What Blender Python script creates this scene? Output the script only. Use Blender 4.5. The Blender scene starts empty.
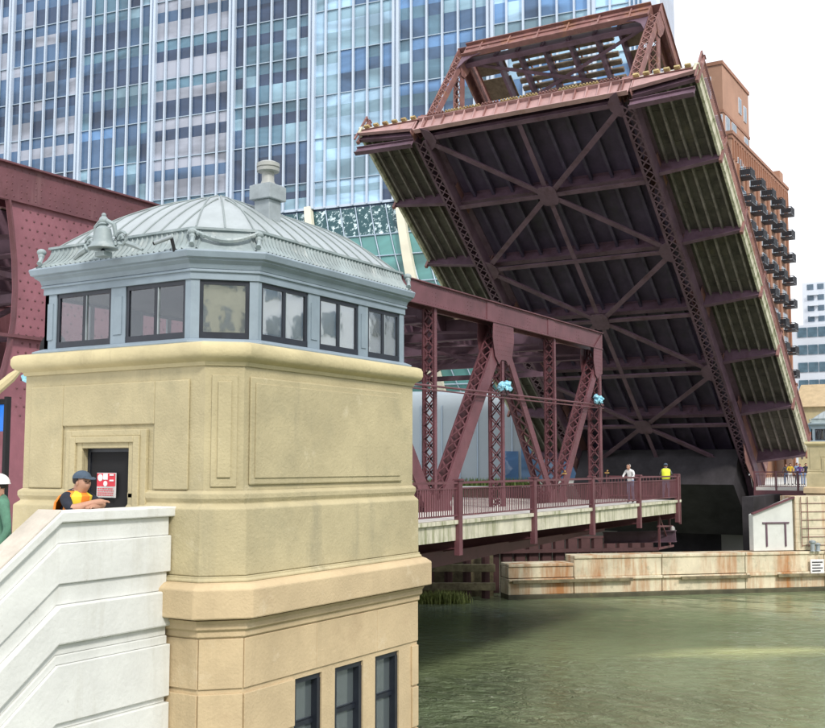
import bpy, math, random
from mathutils import Vector, Matrix
random.seed(7)
R = math.radians
sc = bpy.context.scene
COL = sc.collection

# ------------------------------------------------------------------ camera
cam_d = bpy.data.cameras.new("camera")
cam = bpy.data.objects.new("camera", cam_d); COL.objects.link(cam)
F_PX, HZ = 1080.0, 465.0
YAW = R(30.8); PITCH = math.atan((HZ - 364) / F_PX)
cam_d.sensor_fit = 'HORIZONTAL'; cam_d.sensor_width = 36.0
cam_d.lens = 36.0 * F_PX / 825.0
cam_d.clip_end = 3000; cam_d.clip_start = 0.1
fwd = Vector((math.cos(YAW) * math.cos(PITCH), math.sin(YAW) * math.cos(PITCH), math.sin(PITCH)))
cam.location = (0, 0, 0)
cam.rotation_euler = fwd.to_track_quat('-Z', 'Y').to_euler()
sc.camera = cam

# ------------------------------------------------------------------ light
SUN_EL, SUN_AZ = R(42), Vector((-0.56, -0.80))     # direction towards the sun, in plan
world = bpy.data.worlds.new("World"); sc.world = world
world.use_nodes = True
wn = world.node_tree; wn.nodes.clear()
w_out = wn.nodes.new('ShaderNodeOutputWorld'); w_bg = wn.nodes.new('ShaderNodeBackground')
sky = wn.nodes.new('ShaderNodeTexSky'); sky.sky_type = 'NISHITA'; sky.sun_disc = False
sky.sun_elevation = SUN_EL; sky.sun_rotation = math.atan2(SUN_AZ.x, SUN_AZ.y)
w_tc = wn.nodes.new('ShaderNodeTexCoord')
w_noise = wn.nodes.new('ShaderNodeTexNoise'); w_noise.inputs['Scale'].default_value = 2.2
w_noise.inputs['Detail'].default_value = 6
w_map = wn.nodes.new('ShaderNodeMapping'); w_map.inputs['Scale'].default_value = (1, 1, 2.5)
w_ramp = wn.nodes.new('ShaderNodeValToRGB')
w_ramp.color_ramp.elements[0].position = 0.3; w_ramp.color_ramp.elements[0].color = (8.2, 8.6, 9.4, 1)
w_ramp.color_ramp.elements[1].position = 0.7; w_ramp.color_ramp.elements[1].color = (11.5, 11.6, 12.0, 1)
w_mix = wn.nodes.new('ShaderNodeMixRGB'); w_mix.inputs[0].default_value = 0.88
wn.links.new(w_tc.outputs['Generated'], w_map.inputs[0]); wn.links.new(w_map.outputs[0], w_noise.inputs['Vector'])
wn.links.new(w_noise.outputs[0], w_ramp.inputs[0])
wn.links.new(sky.outputs[0], w_mix.inputs[1]); wn.links.new(w_ramp.outputs[0], w_mix.inputs[2])
wn.links.new(w_mix.outputs[0], w_bg.inputs['Color']); w_bg.inputs['Strength'].default_value = 0.105
wn.links.new(w_bg.outputs[0], w_out.inputs[0])

sun_d = bpy.data.lights.new("sun", 'SUN'); sun_d.energy = 1.8; sun_d.angle = R(9); sun_d.color = (1, .95, .86)
sun = bpy.data.objects.new("sun", sun_d); COL.objects.link(sun)
sdir = Vector((SUN_AZ.normalized().x * math.cos(SUN_EL), SUN_AZ.normalized().y * math.cos(SUN_EL), math.sin(SUN_EL)))
sun.rotation_euler = sdir.to_track_quat('Z', 'Y').to_euler(); sun.location = (-20, -20, 60)
sc.view_settings.view_transform = 'Standard'; sc.view_settings.look = 'None'
sc.view_settings.exposure = 0.55; sc.view_settings.gamma = 1
sc.view_settings.use_curve_mapping = False

# ------------------------------------------------------------------ materials
def mat(name, col, rough=.6, var=.12, scale=2.0, bump=.15, bscale=25, stain=None, streak=None, metal=0, spec=.5, dirt2=None, coord='Object'):
    m = bpy.data.materials.new(name); m.use_nodes = True
    nt = m.node_tree; b = nt.nodes['Principled BSDF']
    L = nt.links.new
    tc = nt.nodes.new('ShaderNodeTexCoord')
    n1 = nt.nodes.new('ShaderNodeTexNoise'); n1.inputs['Scale'].default_value = scale; n1.inputs['Detail'].default_value = 7
    n1.inputs['Roughness'].default_value = .65
    L(tc.outputs[coord], n1.inputs['Vector'])
    rp = nt.nodes.new('ShaderNodeValToRGB')
    c0 = [max(0, c * (1 - var * 1.6)) for c in col]; c1 = [min(1, c * (1 + var * 1.6)) for c in col]
    rp.color_ramp.elements[0].position = .3; rp.color_ramp.elements[0].color = (*c0, 1)
    rp.color_ramp.elements[1].position = .7; rp.color_ramp.elements[1].color = (*c1, 1)
    L(n1.outputs[0], rp.inputs[0]); cur = rp.outputs[0]
    def layer(cur, color, lo, hi, sc3, seed, amt):
        mp = nt.nodes.new('ShaderNodeMapping'); mp.inputs['Scale'].default_value = sc3; mp.inputs['Location'].default_value = (seed, seed * 1.7, seed * .3)
        L(tc.outputs[coord], mp.inputs[0])
        n = nt.nodes.new('ShaderNodeTexNoise'); n.inputs['Scale'].default_value = 1; n.inputs['Detail'].default_value = 8; n.inputs['Roughness'].default_value = .7
        L(mp.outputs[0], n.inputs['Vector'])
        mr = nt.nodes.new('ShaderNodeMapRange'); mr.inputs['From Min'].default_value = lo; mr.inputs['From Max'].default_value = hi
        mr.inputs['To Max'].default_value = amt; L(n.outputs[0], mr.inputs[0])
        mx = nt.nodes.new('ShaderNodeMixRGB'); L(mr.outputs[0], mx.inputs[0]); L(cur, mx.inputs[1]); mx.inputs[2].default_value = (*color, 1)
        return mx.outputs[0]
    if stain: cur = layer(cur, stain[0], stain[1], stain[1] + .14, (stain[2],) * 3, 3.1, stain[3])
    if streak: cur = layer(cur, streak[0], streak[1], streak[1] + .16, (streak[2], streak[2], streak[2] * .12), 9.4, streak[3])
    if dirt2: cur = layer(cur, dirt2[0], dirt2[1], dirt2[1] + .1, (dirt2[2],) * 3, 21.7, dirt2[3])
    L(cur, b.inputs['Base Color'])
    b.inputs['Roughness'].default_value = rough; b.inputs['Metallic'].default_value = metal
    b.inputs['Specular IOR Level'].default_value = spec
    if bump:
        n2 = nt.nodes.new('ShaderNodeTexNoise'); n2.inputs['Scale'].default_value = bscale; n2.inputs['Detail'].default_value = 6
        L(tc.outputs[coord], n2.inputs['Vector'])
        bp = nt.nodes.new('ShaderNodeBump'); bp.inputs['Strength'].default_value = bump; bp.inputs['Distance'].default_value = .02
        L(n2.outputs[0], bp.inputs['Height']); L(bp.outputs[0], b.inputs['Normal'])
    return m

M = {}
M['steel'] = mat('painted_maroon_steel', (.135, .050, .060), .5, .16, .9, .12, 12, stain=((.10, .035, .035), .54, 2.2, .7), streak=((.27, .15, .15), .60, 1.6, .45), dirt2=((.19, .07, .035), .64, 1.1, .7))
M['plate'] = mat('pink_maroon_plate', (.24, .092, .115), .55, .12, 1.3, .12, 14, stain=((.37, .19, .22), .58, 2.5, .5), streak=((.20, .08, .10), .58, 2.0, .5))
M['under'] = mat('dark_maroon_steel', (.125, .072, .10), .6, .2, .7, .1, 10, stain=((.07, .03, .035), .5, 1.2, .6), streak=((.17, .09, .06), .62, 1.1, .4))
M['rusty'] = mat('rusty_maroon_steel', (.22, .105, .095), .7, .2, 1.2, .25, 9, stain=((.30, .14, .06), .54, .8, .7), dirt2=((.46, .30, .27), .57, 1.5, .6))
M['tip'] = mat('faded_pink_steel', (.42, .26, .25), .65, .14, 1.0, .2, 9, stain=((.30, .13, .06), .58, .9, .8))  # pink brightness of the lit tip face put into the colour
M['teeth'] = mat('yellowed_steel', (.42, .33, .15), .7, .25, 2, .2, 9, stain=((.22, .1, .04), .5, 1.5, .8))
M['grate'] = mat('dark_deck_grating', (.07, .05, .088), .75, .25, .5, .2, 6, stain=((.05, .05, .045), .55, .6, .5))
M['stringer'] = mat('dark_stringer_paint', (.062, .046, .08), .6, .25, 1.2, .1, 8, streak=((.085, .065, .09), .58, 1.3, .5))
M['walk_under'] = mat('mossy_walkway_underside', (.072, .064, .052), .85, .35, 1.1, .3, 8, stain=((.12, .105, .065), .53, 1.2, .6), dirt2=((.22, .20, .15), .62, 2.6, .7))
M['walk_string'] = mat('weathered_grey_stringer', (.19, .165, .15), .8, .25, 1.5, .2, 8, stain=((.09, .075, .055), .5, 1.5, .7))
M['fascia'] = mat('stained_concrete_curb', (.60, .57, .45), .85, .12, 1.4, .25, 18, streak=((.17, .19, .07), .47, 3.2, .75), stain=((.36, .33, .2), .55, 1.8, .5))
M['deck'] = mat('pale_concrete_deck', (.66, .64, .59), .85, .1, 1.2, .2, 20)
M['tie'] = mat('weathered_timber_tie', (.16, .12, .08), .85, .25, 3, .3, 12)
M['dark'] = mat('dark_interior', (.012, .012, .014), .8, .2, 1, 0)
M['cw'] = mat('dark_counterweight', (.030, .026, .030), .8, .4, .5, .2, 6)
M['stone'] = mat('tan_limestone', (.47, .405, .245), .85, .11, .9, .4, 30, stain=((.36, .32, .20), .52, 1.1, .6), streak=((.30, .27, .18), .56, 1.8, .6), dirt2=((.62, .55, .38), .6, 1.7, .6))
M['stone_low'] = mat('warm_limestone', (.56, .435, .265), .85, .11, .8, .35, 30, streak=((.40, .31, .19), .58, 1.7, .5), stain=((.45, .33, .20), .56, 1.3, .6), dirt2=((.66, .55, .38), .58, 2.2, .5))
M['coping'] = mat('yellow_limestone_coping', (.57, .49, .29), .85, .09, 1.5, .3, 24, streak=((.30, .25, .15), .58, 3.5, .5), dirt2=((.30, .25, .16), .66, 2.6, .6))
M['white'] = mat('white_painted_stone', (.70, .71, .68), .75, .07, 1.2, .25, 20, streak=((.54, .53, .47), .54, 2.4, .6), dirt2=((.28, .26, .21), .645, 3.4, .65))
M['captop'] = mat('worn_cap_top', (.50, .45, .38), .9, .15, 2.2, .3, 20, stain=((.66, .63, .57), .55, 2.4, .8))
M['wood'] = mat('blue_grey_paint', (.24, .30, .35), .5, .08, 2.2, .1, 25, streak=((.40, .47, .48), .6, 3, .5), dirt2=((.15, .19, .2), .68, 4, .5))
M['copper'] = mat('pale_green_grey_metal', (.28, .335, .345), .55, .16, 2.4, .15, 25, stain=((.52, .55, .54), .55, 3.2, .6), streak=((.22, .28, .28), .56, 6, .5))
M['dome'] = mat('pale_sheet_metal', (.37, .41, .42), .45, .10, 1.2, .06, 12, metal=.2, streak=((.30, .34, .33), .54, 2.6, .55), dirt2=((.22, .24, .22), .66, 5, .5))
M['seam'] = mat('grey_seam_metal', (.24, .28, .28), .5, .1, 4, .05)
M['galv'] = mat('galvanised_metal', (.30, .34, .36), .5, .12, 5, .1)
M['cream'] = mat('cream_painted_metal', (.36, .37, .35), .5, .08, 4, .05)
M['sash'] = mat('near_black_sash', (.018, .022, .032), .35, .2, 4, .03)
M['blind'] = mat('cream_blind', (.76, .70, .57), .9, .12, 3, .2, 14, stain=((.62, .57, .47), .5, 5, .5))  # cream of the buildings reflected in the windows, put into the colour
M['room'] = mat('dim_room_paint', (.17, .15, .13), .9, .1, 1, 0)
M['black'] = mat('black_metal', (.010, .010, .012), .85, .1, 4, .05)
M['pier'] = mat('stained_concrete_pier', (.64, .57, .42), .9, .14, .6, .35, 5, streak=((.42, .18, .06), .47, .7, .95), stain=((.34, .34, .22), .53, .6, .6), dirt2=((.28, .26, .18), .58, 1.6, .6))
M['pier_wet'] = mat('algae_dark_concrete', (.07, .065, .035), .6, .3, 1, .3, 8, stain=((.17, .16, .05), .6, 1.5, .7))
M['timber'] = mat('grey_fender_timber', (.20, .17, .10), .9, .25, 2, .4, 8, stain=((.09, .07, .045), .5, 2, .7))
M['redwall'] = mat('rust_red_sheet_piling', (.075, .032, .032), .8, .2, .8, .3, 6, streak=((.09, .04, .04), .52, 1.4, .6))
M['whitewall'] = mat('chalky_white_render', (.62, .63, .60), .85, .06, .8, .2, 10, stain=((.48, .48, .44), .6, .7, .5))
M['palewall'] = mat('pale_blue_grey_cladding', (.38, .44, .48), .6, .05, .15, .05)
M['mullion'] = mat('pale_aluminium', (.52, .60, .70), .35, .05, .2, .02, metal=.2)
M['transom'] = mat('light_grey_transom', (.38, .47, .56), .4, .05, .2, 0)
M['rib'] = mat('cream_concrete_rib', (.66, .63, .50), .7, .05, .3, .05)
M['brick'] = mat('orange_brick', (.40, .225, .15), .85, .08, .25, .1, 4, stain=((.31, .165, .11), .55, .3, .5), dirt2=((.47, .29, .20), .62, .6, .5))
M['brick_trim'] = mat('dark_orange_brick_trim', (.33, .165, .105), .85, .08, .3, .1, 4)
M['balc'] = mat('black_balcony_steel', (.02, .022, .028), .5, .1, 1, 0)
M['wglass'] = mat('distant_window_glass', (.10, .17, .22), .12, .3, .4, 0)
M['condo'] = mat('white_condo_panels', (.62, .66, .72), .7, .05, .1, 0)
M['condo_w'] = mat('condo_window_glass', (.11, .16, .21), .15, .3, .2, 0)
M['ground'] = mat('paved_ground', (.34, .33, .30), .9, .1, .1, .2, 2)
M['grass'] = mat('grass_green', (.12, .17, .04), .9, .3, .6, .3, 3)
M['leaf'] = mat('reed_green', (.26, .30, .09), .8, .4, 6, 0)
M['skin'] = mat('skin', (.46, .25, .17), .55, .06, 10, 0)
M['orange'] = mat('hi_vis_orange', (.95, .28, .03), .7, .05, 8, .1)
M['yellow'] = mat('hi_vis_yellow', (.72, .78, .05), .7, .05, 8, .1)
M['vyel'] = mat('reflective_yellow', (.95, .72, .06), .6, .05, 8, .05)
M['navy'] = mat('dark_navy_cloth', (.018, .022, .035), .9, .2, 12, .2)
M['capblue'] = mat('slate_blue_cap', (.06, .09, .13), .8, .1, 12, .15)
M['green'] = mat('green_jacket', (.085, .20, .135), .85, .15, 10, .4, 8)
M['whitecloth'] = mat('white_cloth', (.70, .70, .70), .85, .06, 8, .2)
M['denim'] = mat('blue_denim', (.20, .28, .44), .9, .2, 10, .2)
M['grey'] = mat('grey_cloth', (.10, .10, .11), .9, .15, 9, .2)
M['helmet'] = mat('white_helmet', (.82, .82, .82), .3, .02, 3, 0)
M['hair'] = mat('dark_hair', (.02, .015, .012), .7, .2, 30, .3)
M['hairw'] = mat('grey_hair', (.5, .45, .42), .8, .2, 30, .3)
M['cyan'] = mat('light_blue_plastic', (.30, .62, .76), .5, .2, 6, .3, 12)
M['blue'] = mat('bright_blue_panel', (.01, .18, .72), .4, .05, 3, 0)
M['red'] = mat('sign_red', (.62, .03, .05), .5, .08, 6, 0)
M['signw'] = mat('sign_white', (.78, .76, .76), .5, .06, 6, 0)
M['signg'] = mat('sign_grey', (.50, .48, .46), .6, .08, 6, 0)
M['amber'] = mat('amber_fitting', (.36, .22, .07), .5, .1, 6, 0)
M['purple'] = mat('purple_cloth', (.10, .05, .22), .9, .1, 6, 0)
M['gold'] = mat('yellow_cloth', (.70, .48, .05), .9, .1, 6, 0)

def glass(name, tint, refl=.12, opac=.25, dark=(.02, .025, .03)):
    m = bpy.data.materials.new(name); m.use_nodes = True; nt = m.node_tree; nt.nodes.clear(); L = nt.links.new
    o = nt.nodes.new('ShaderNodeOutputMaterial'); t = nt.nodes.new('ShaderNodeBsdfTransparent'); t.inputs[0].default_value = (*tint, 1)
    g = nt.nodes.new('ShaderNodeBsdfGlossy'); g.inputs['Roughness'].default_value = .03; g.inputs[0].default_value = (.95, .97, 1, 1)
    d = nt.nodes.new('ShaderNodeBsdfDiffuse'); d.inputs[0].default_value = (*dark, 1)
    lw = nt.nodes.new('ShaderNodeLayerWeight'); fr = nt.nodes.new('ShaderNodeMath'); fr.operation = 'POWER'; fr.inputs[1].default_value = 4; L(lw.outputs['Facing'], fr.inputs[0])
    ad = nt.nodes.new('ShaderNodeMath'); ad.operation = 'ADD'; ad.inputs[1].default_value = refl; ad.use_clamp = True
    m1 = nt.nodes.new('ShaderNodeMixShader'); m1.inputs[0].default_value = opac
    m2 = nt.nodes.new('ShaderNodeMixShader')
    tc = nt.nodes.new('ShaderNodeTexCoord'); n = nt.nodes.new('ShaderNodeTexNoise'); n.inputs['Scale'].default_value = 3.5; n.inputs['Detail'].default_value = 2
    bp = nt.nodes.new('ShaderNodeBump'); bp.inputs['Strength'].default_value = .018; bp.inputs['Distance'].default_value = .05
    L(tc.outputs['Object'], n.inputs['Vector']); L(n.outputs[0], bp.inputs['Height']); L(bp.outputs[0], g.inputs['Normal'])
    L(t.outputs[0], m1.inputs[1]); L(d.outputs[0], m1.inputs[2])
    L(fr.outputs[0], ad.inputs[0]); L(ad.outputs[0], m2.inputs[0]); L(m1.outputs[0], m2.inputs[1]); L(g.outputs[0], m2.inputs[2]); L(m2.outputs[0], o.inputs[0])
    return m
M['glass'] = glass('window_glass', (.90, .92, .92), .08, .04)
M['glass_low'] = glass('dirty_window_glass', (.3, .34, .36), .10, .6, (.16, .19, .20))

M['glass_mirror'] = glass('reflective_window_glass', (.90, .92, .92), .42, .04)
def tower_glass(name, col, rough=.05, spec=.6, varscale=.09):
    m = bpy.data.materials.new(name); m.use_nodes = True; nt = m.node_tree; b = nt.nodes['Principled BSDF']; L = nt.links.new
    geo = nt.nodes.new('ShaderNodeNewGeometry'); n = nt.nodes.new('ShaderNodeTexNoise'); n.inputs['Scale'].default_value = varscale; n.inputs['Detail'].default_value = 3
    mp = nt.nodes.new('ShaderNodeMapping'); mp.inputs['Scale'].default_value = (1, 1, 3.0)
    L(geo.outputs['Position'], mp.inputs[0]); L(mp.outputs[0], n.inputs['Vector'])
    rp = nt.nodes.new('ShaderNodeValToRGB'); rp.color_ramp.elements[0].position = .38; rp.color_ramp.elements[1].position = .62
    rp.color_ramp.elements[0].color = (*[c * .62 for c in col], 1); rp.color_ramp.elements[1].color = (*[min(1, c * 1.35) for c in col], 1)  # noise in the base colour imitates warped reflections
    n.inputs['Detail'].default_value = 6; n.inputs['Distortion'].default_value = .7
    L(n.outputs[0], rp.inputs[0]); L(rp.outputs[0], b.inputs['Base Color'])
    n2 = nt.nodes.new('ShaderNodeTexNoise'); n2.inputs['Scale'].default_value = .45; n2.inputs['Detail'].default_value = 2
    L(geo.outputs['Position'], n2.inputs['Vector'])
    bp = nt.nodes.new('ShaderNodeBump'); bp.inputs['Strength'].default_value = .25; bp.inputs['Distance'].default_value = .2
    L(n2.outputs[0], bp.inputs['Height']); L(bp.outputs[0], b.inputs['Normal'])
    b.inputs['Roughness'].default_value = rough; b.inputs['Specular IOR Level'].default_value = spec
    return m
M['tg_navy'] = tower_glass('navy_glass', (.062, .115, .205))
M['tg_dark'] = tower_glass('dark_glass', (.035, .058, .11))
M['tg_teal'] = tower_glass('teal_glass', (.10, .19, .26))
M['tg_pale'] = tower_glass('pale_cyan_glass', (.24, .38, .47))
M['tg_blind'] = tower_glass('drawn_blind_glass', (.30, .32, .38))  # pale reflection of the building opposite, put into the glass colour
M['tg_bright'] = tower_glass('bright_sky_glass', (.36, .54, .70))
M['tg_blue'] = tower_glass('clear_blue_glass', (.12, .24, .44))

def lobby_mat():
    m = tower_glass('dark_green_lobby_glass', (.035, .12, .12), .08)
    nt = m.node_tree; b = nt.nodes['Principled BSDF']; L = nt.links.new
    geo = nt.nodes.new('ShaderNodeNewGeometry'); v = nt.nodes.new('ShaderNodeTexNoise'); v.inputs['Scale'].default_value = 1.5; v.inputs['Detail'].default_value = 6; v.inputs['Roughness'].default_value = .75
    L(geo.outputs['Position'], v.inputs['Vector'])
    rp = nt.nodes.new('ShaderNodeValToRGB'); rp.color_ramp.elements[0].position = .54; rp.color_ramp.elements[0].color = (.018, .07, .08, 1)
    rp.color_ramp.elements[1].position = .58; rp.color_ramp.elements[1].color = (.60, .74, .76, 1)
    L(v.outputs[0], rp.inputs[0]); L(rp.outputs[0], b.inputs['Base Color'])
    return m
M['lobby'] = lobby_mat()
M['lobby_low'] = tower_glass('teal_lobby_glass', (.10, .26, .25), .08)

def water_mat():
    m = bpy.data.materials.new('river_water'); m.use_nodes = True; nt = m.node_tree; b = nt.nodes['Principled BSDF']; L = nt.links.new
    geo = nt.nodes.new('ShaderNodeNewGeometry')
    n0 = nt.nodes.new('ShaderNodeTexNoise'); n0.inputs['Scale'].default_value = .09; n0.inputs['Detail'].default_value = 4
    L(geo.outputs['Position'], n0.inputs['Vector'])
    rp = nt.nodes.new('ShaderNodeValToRGB'); rp.color_ramp.elements[0].position = .35; rp.color_ramp.elements[0].color = (.15, .195, .105, 1)
    rp.color_ramp.elements[1].position = .7; rp.color_ramp.elements[1].color = (.235, .285, .155, 1)
    L(n0.outputs[0], rp.inputs[0])
    # a pale yellow-green ellipse with noisy edges mixed into the water colour
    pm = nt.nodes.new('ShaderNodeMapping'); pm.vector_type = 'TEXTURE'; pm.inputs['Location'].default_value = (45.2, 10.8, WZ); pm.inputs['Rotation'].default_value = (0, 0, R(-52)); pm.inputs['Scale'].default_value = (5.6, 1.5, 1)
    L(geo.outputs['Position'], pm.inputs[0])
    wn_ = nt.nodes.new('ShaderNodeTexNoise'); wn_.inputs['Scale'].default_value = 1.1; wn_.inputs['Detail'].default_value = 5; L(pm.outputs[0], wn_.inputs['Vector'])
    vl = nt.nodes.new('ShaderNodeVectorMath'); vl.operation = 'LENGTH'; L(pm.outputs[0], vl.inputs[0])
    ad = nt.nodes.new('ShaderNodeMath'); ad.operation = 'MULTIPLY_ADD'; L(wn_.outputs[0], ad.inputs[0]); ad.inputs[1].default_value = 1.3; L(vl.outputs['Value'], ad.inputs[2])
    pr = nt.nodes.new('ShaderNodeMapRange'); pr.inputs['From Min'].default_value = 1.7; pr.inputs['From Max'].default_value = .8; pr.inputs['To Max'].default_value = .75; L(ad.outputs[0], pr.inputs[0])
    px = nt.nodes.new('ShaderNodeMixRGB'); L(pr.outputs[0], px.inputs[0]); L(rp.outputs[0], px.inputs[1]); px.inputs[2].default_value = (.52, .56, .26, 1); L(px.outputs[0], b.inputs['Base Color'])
    b.inputs['Roughness'].default_value = .07; b.inputs['IOR'].default_value = 1.33
    mp = nt.nodes.new('ShaderNodeMapping'); mp.inputs['Rotation'].default_value = (0, 0, R(35)); mp.inputs['Scale'].default_value = (1.6, 1, 1)
    L(geo.outputs['Position'], mp.inputs[0])
    w1 = nt.nodes.new('ShaderNodeTexNoise'); w1.inputs['Scale'].default_value = 1.15; w1.inputs['Detail'].default_value = 5; w1.inputs['Roughness'].default_value = .68; w1.inputs['Distortion'].default_value = .6
    w2 = nt.nodes.new('ShaderNodeTexNoise'); w2.inputs['Scale'].default_value = .2; w2.inputs['Detail'].default_value = 3
    L(mp.outputs[0], w1.inputs['Vector']); L(mp.outputs[0], w2.inputs['Vector'])
    # ripples are stronger nearer the near bank, where the wind reaches the open water
    sx = nt.nodes.new('ShaderNodeSeparateXYZ'); L(geo.outputs['Position'], sx.inputs[0])
    mr = nt.nodes.new('ShaderNodeMapRange'); mr.inputs['From Min'].default_value = 26; mr.inputs['From Max'].default_value = 58; mr.inputs['To Min'].default_value = 1.0; mr.inputs['To Max'].default_value = .10
    L(sx.outputs[0], mr.inputs[0])
    wp_ = nt.nodes.new('ShaderNodeTexNoise'); wp_.inputs['Scale'].default_value = .07; wp_.inputs['Detail'].default_value = 2; L(geo.outputs['Position'], wp_.inputs['Vector'])
    wr_ = nt.nodes.new('ShaderNodeMapRange'); wr_.inputs['From Min'].default_value = .4; wr_.inputs['From Max'].default_value = .6; wr_.inputs['To Min'].default_value = .35; wr_.inputs['To Max'].default_value = 1.0; L(wp_.outputs[0], wr_.inputs[0])
    wm_ = nt.nodes.new('ShaderNodeMath'); wm_.operation = 'MULTIPLY'; L(mr.outputs[0], wm_.inputs[0]); L(wr_.outputs[0], wm_.inputs[1])
    b1 = nt.nodes.new('ShaderNodeBump'); b1.inputs['Distance'].default_value = 3.2; L(wm_.outputs[0], b1.inputs['Strength']); L(w1.outputs[0], b1.inputs['Height'])
    b2 = nt.nodes.new('ShaderNodeBump'); b2.inputs['Distance'].default_value = .8; b2.inputs['Strength'].default_value = .35; L(w2.outputs[0], b2.inputs['Height']); L(b1.outputs[0], b2.inputs['Normal'])
    L(b2.outputs[0], b.inputs['Normal'])
    return m
WZ = -7.5
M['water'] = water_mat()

# ------------------------------------------------------------------ mesh builder
class MB:
    def __init__(s): s.v = []; s.f = []; s.mi = []; s.m = 0
    def face(s, idx): s.f.append(tuple(idx)); s.mi.append(s.m)
    def add(s, vs, fs):
        b = len(s.v); s.v += [Vector(v) for v in vs]
        for f in fs: s.face([b + i for i in f])
        return s
    def hexa(s, p):   # 8 points: bottom 4 ccw, top 4
        return s.add(p, [(3, 2, 1, 0), (4, 5, 6, 7), (0, 1, 5, 4), (1, 2, 6, 5), (2, 3, 7, 6), (3, 0, 4, 7)])
    def box(s, x0, x1, y0, y1, z0, z1):
        if x0 > x1: x0, x1 = x1, x0
        if y0 > y1: y0, y1 = y1, y0
        if z0 > z1: z0, z1 = z1, z0
        return s.hexa([(x0, y0, z0), (x1, y0, z0), (x1, y1, z0), (x0, y1, z0), (x0, y0, z1), (x1, y0, z1), (x1, y1, z1), (x0, y1, z1)])
    def bar(s, p, q, w, h, up=(0, 0, 1)):   # w across, h along up
        p = Vector(p); q = Vector(q); d = (q - p).normalized(); u = Vector(up)
        a = d.cross(u)
        if a.length < 1e-4: a = d.cross(Vector((1, 0, 0)))
        a.normalize(); u = a.cross(d).normalized()
        a = a * (w / 2); u = u * (h / 2)
        return s.hexa([p - a - u, q - a - u, q + a - u, p + a - u, p - a + u, q - a + u, q + a + u, p + a + u])
    def prism(s, pts, vec):   # planar polygon extruded by vec
        n = len(pts); pts = [Vector(p) for p in pts]; vec = Vector(vec); b = len(s.v)
        nrm = Vector((0, 0, 0))
        for i in range(n): nrm += pts[i].cross(pts[(i + 1) % n])
        if nrm.dot(vec) < 0: pts = pts[::-1]
        s.v += pts + [p + vec for p in pts]
        s.face([b + i for i in range(n)][::-1]); s.face([b + n + i for i in range(n)])
        for i in range(n): j = (i + 1) % n; s.face([b + i, b + j, b + n + j, b + n + i])
        return s
    def rings(s, rs, closed=True, cap0=True, cap1=True):
        n = len(rs[0]); b = len(s.v)
        for r in rs: s.v += [Vector(p) for p in r]
        m = n if closed else n - 1
        for k in range(len(rs) - 1):
            for i in range(m):
                j = (i + 1) % n; s.face([b + k * n + i, b + k * n + j, b + (k + 1) * n + j, b + (k + 1) * n + i])
        if cap0: s.face([b + i for i in range(n)][::-1])
        if cap1: s.face([b + (len(rs) - 1) * n + i for i in range(n)])
        return s
    def tube(s, pts, r, n=8):
        pts = [Vector(p) for p in pts]; rs = []
        for i, p in enumerate(pts):
            d = (pts[min(i + 1, len(pts) - 1)] - pts[max(i - 1, 0)]).normalized()
            a = d.cross(Vector((0, 0, 1)))
            if a.length < 1e-3: a = d.cross(Vector((1, 0, 0)))
            a.normalize(); u = a.cross(d)
            rr = r[i] if isinstance(r, (list, tuple)) else r
            rs.append([p + (a * math.cos(t) + u * math.sin(t)) * rr for t in [2 * math.pi * k / n for k in range(n)]])
        return s.rings([x[::-1] for x in rs])
    def lathe(s, c, prof, n=16, axis='Z'):
        rs = []
        for r, z in prof:
            rs.append([Vector(c) + Vector((r * math.cos(2 * math.pi * k / n), r * math.sin(2 * math.pi * k / n), z)) for k in range(n)])
        return s.rings(rs)
    def ball(s, c, rx, ry=None, rz=None, n=10, m=7):
        ry = ry or rx; rz = rz or rx; c = Vector(c); rs = []
        for i in range(m + 1):
            t = -math.pi / 2 + math.pi * i / m; cr = max(math.cos(t), .02)
            rs.append([c + Vector((rx * cr * math.cos(2 * math.pi * k / n), ry * cr * math.sin(2 * math.pi * k / n), rz * math.sin(t))) for k in range(n)])
        return s.rings(rs)
    def rivet(s, p, n, r=.028, h=.02):
        p = Vector(p); n = Vector(n).normalized(); a = n.orthogonal().normalized(); b = n.cross(a); k0 = len(s.v)
        for k in range(5):
            t = 2 * math.pi * k / 5; s.v.append(p + (a * math.cos(t) + b * math.sin(t)) * r)
        s.v.append(p + n * h)
        for k in range(5): s.face((k0 + k, k0 + (k + 1) % 5, k0 + 5))
        return s
    def mesh(s, name, mats, off=Vector((0, 0, 0)), smooth=False):
        me = bpy.data.meshes.new(name)
        me.from_pydata([tuple(v - off) for v in s.v], [], s.f)
        if not isinstance(mats, (list, tuple)): mats = [mats]
        for m in mats: me.materials.append(M[m] if isinstance(m, str) else m)
        if len(mats) > 1: me.polygons.foreach_set('material_index', s.mi)
        if smooth:
            me.polygons.foreach_set('use_smooth', [True] * len(me.polygons)); me.set_sharp_from_angle(angle=R(38))
        me.update(); return me

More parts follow.
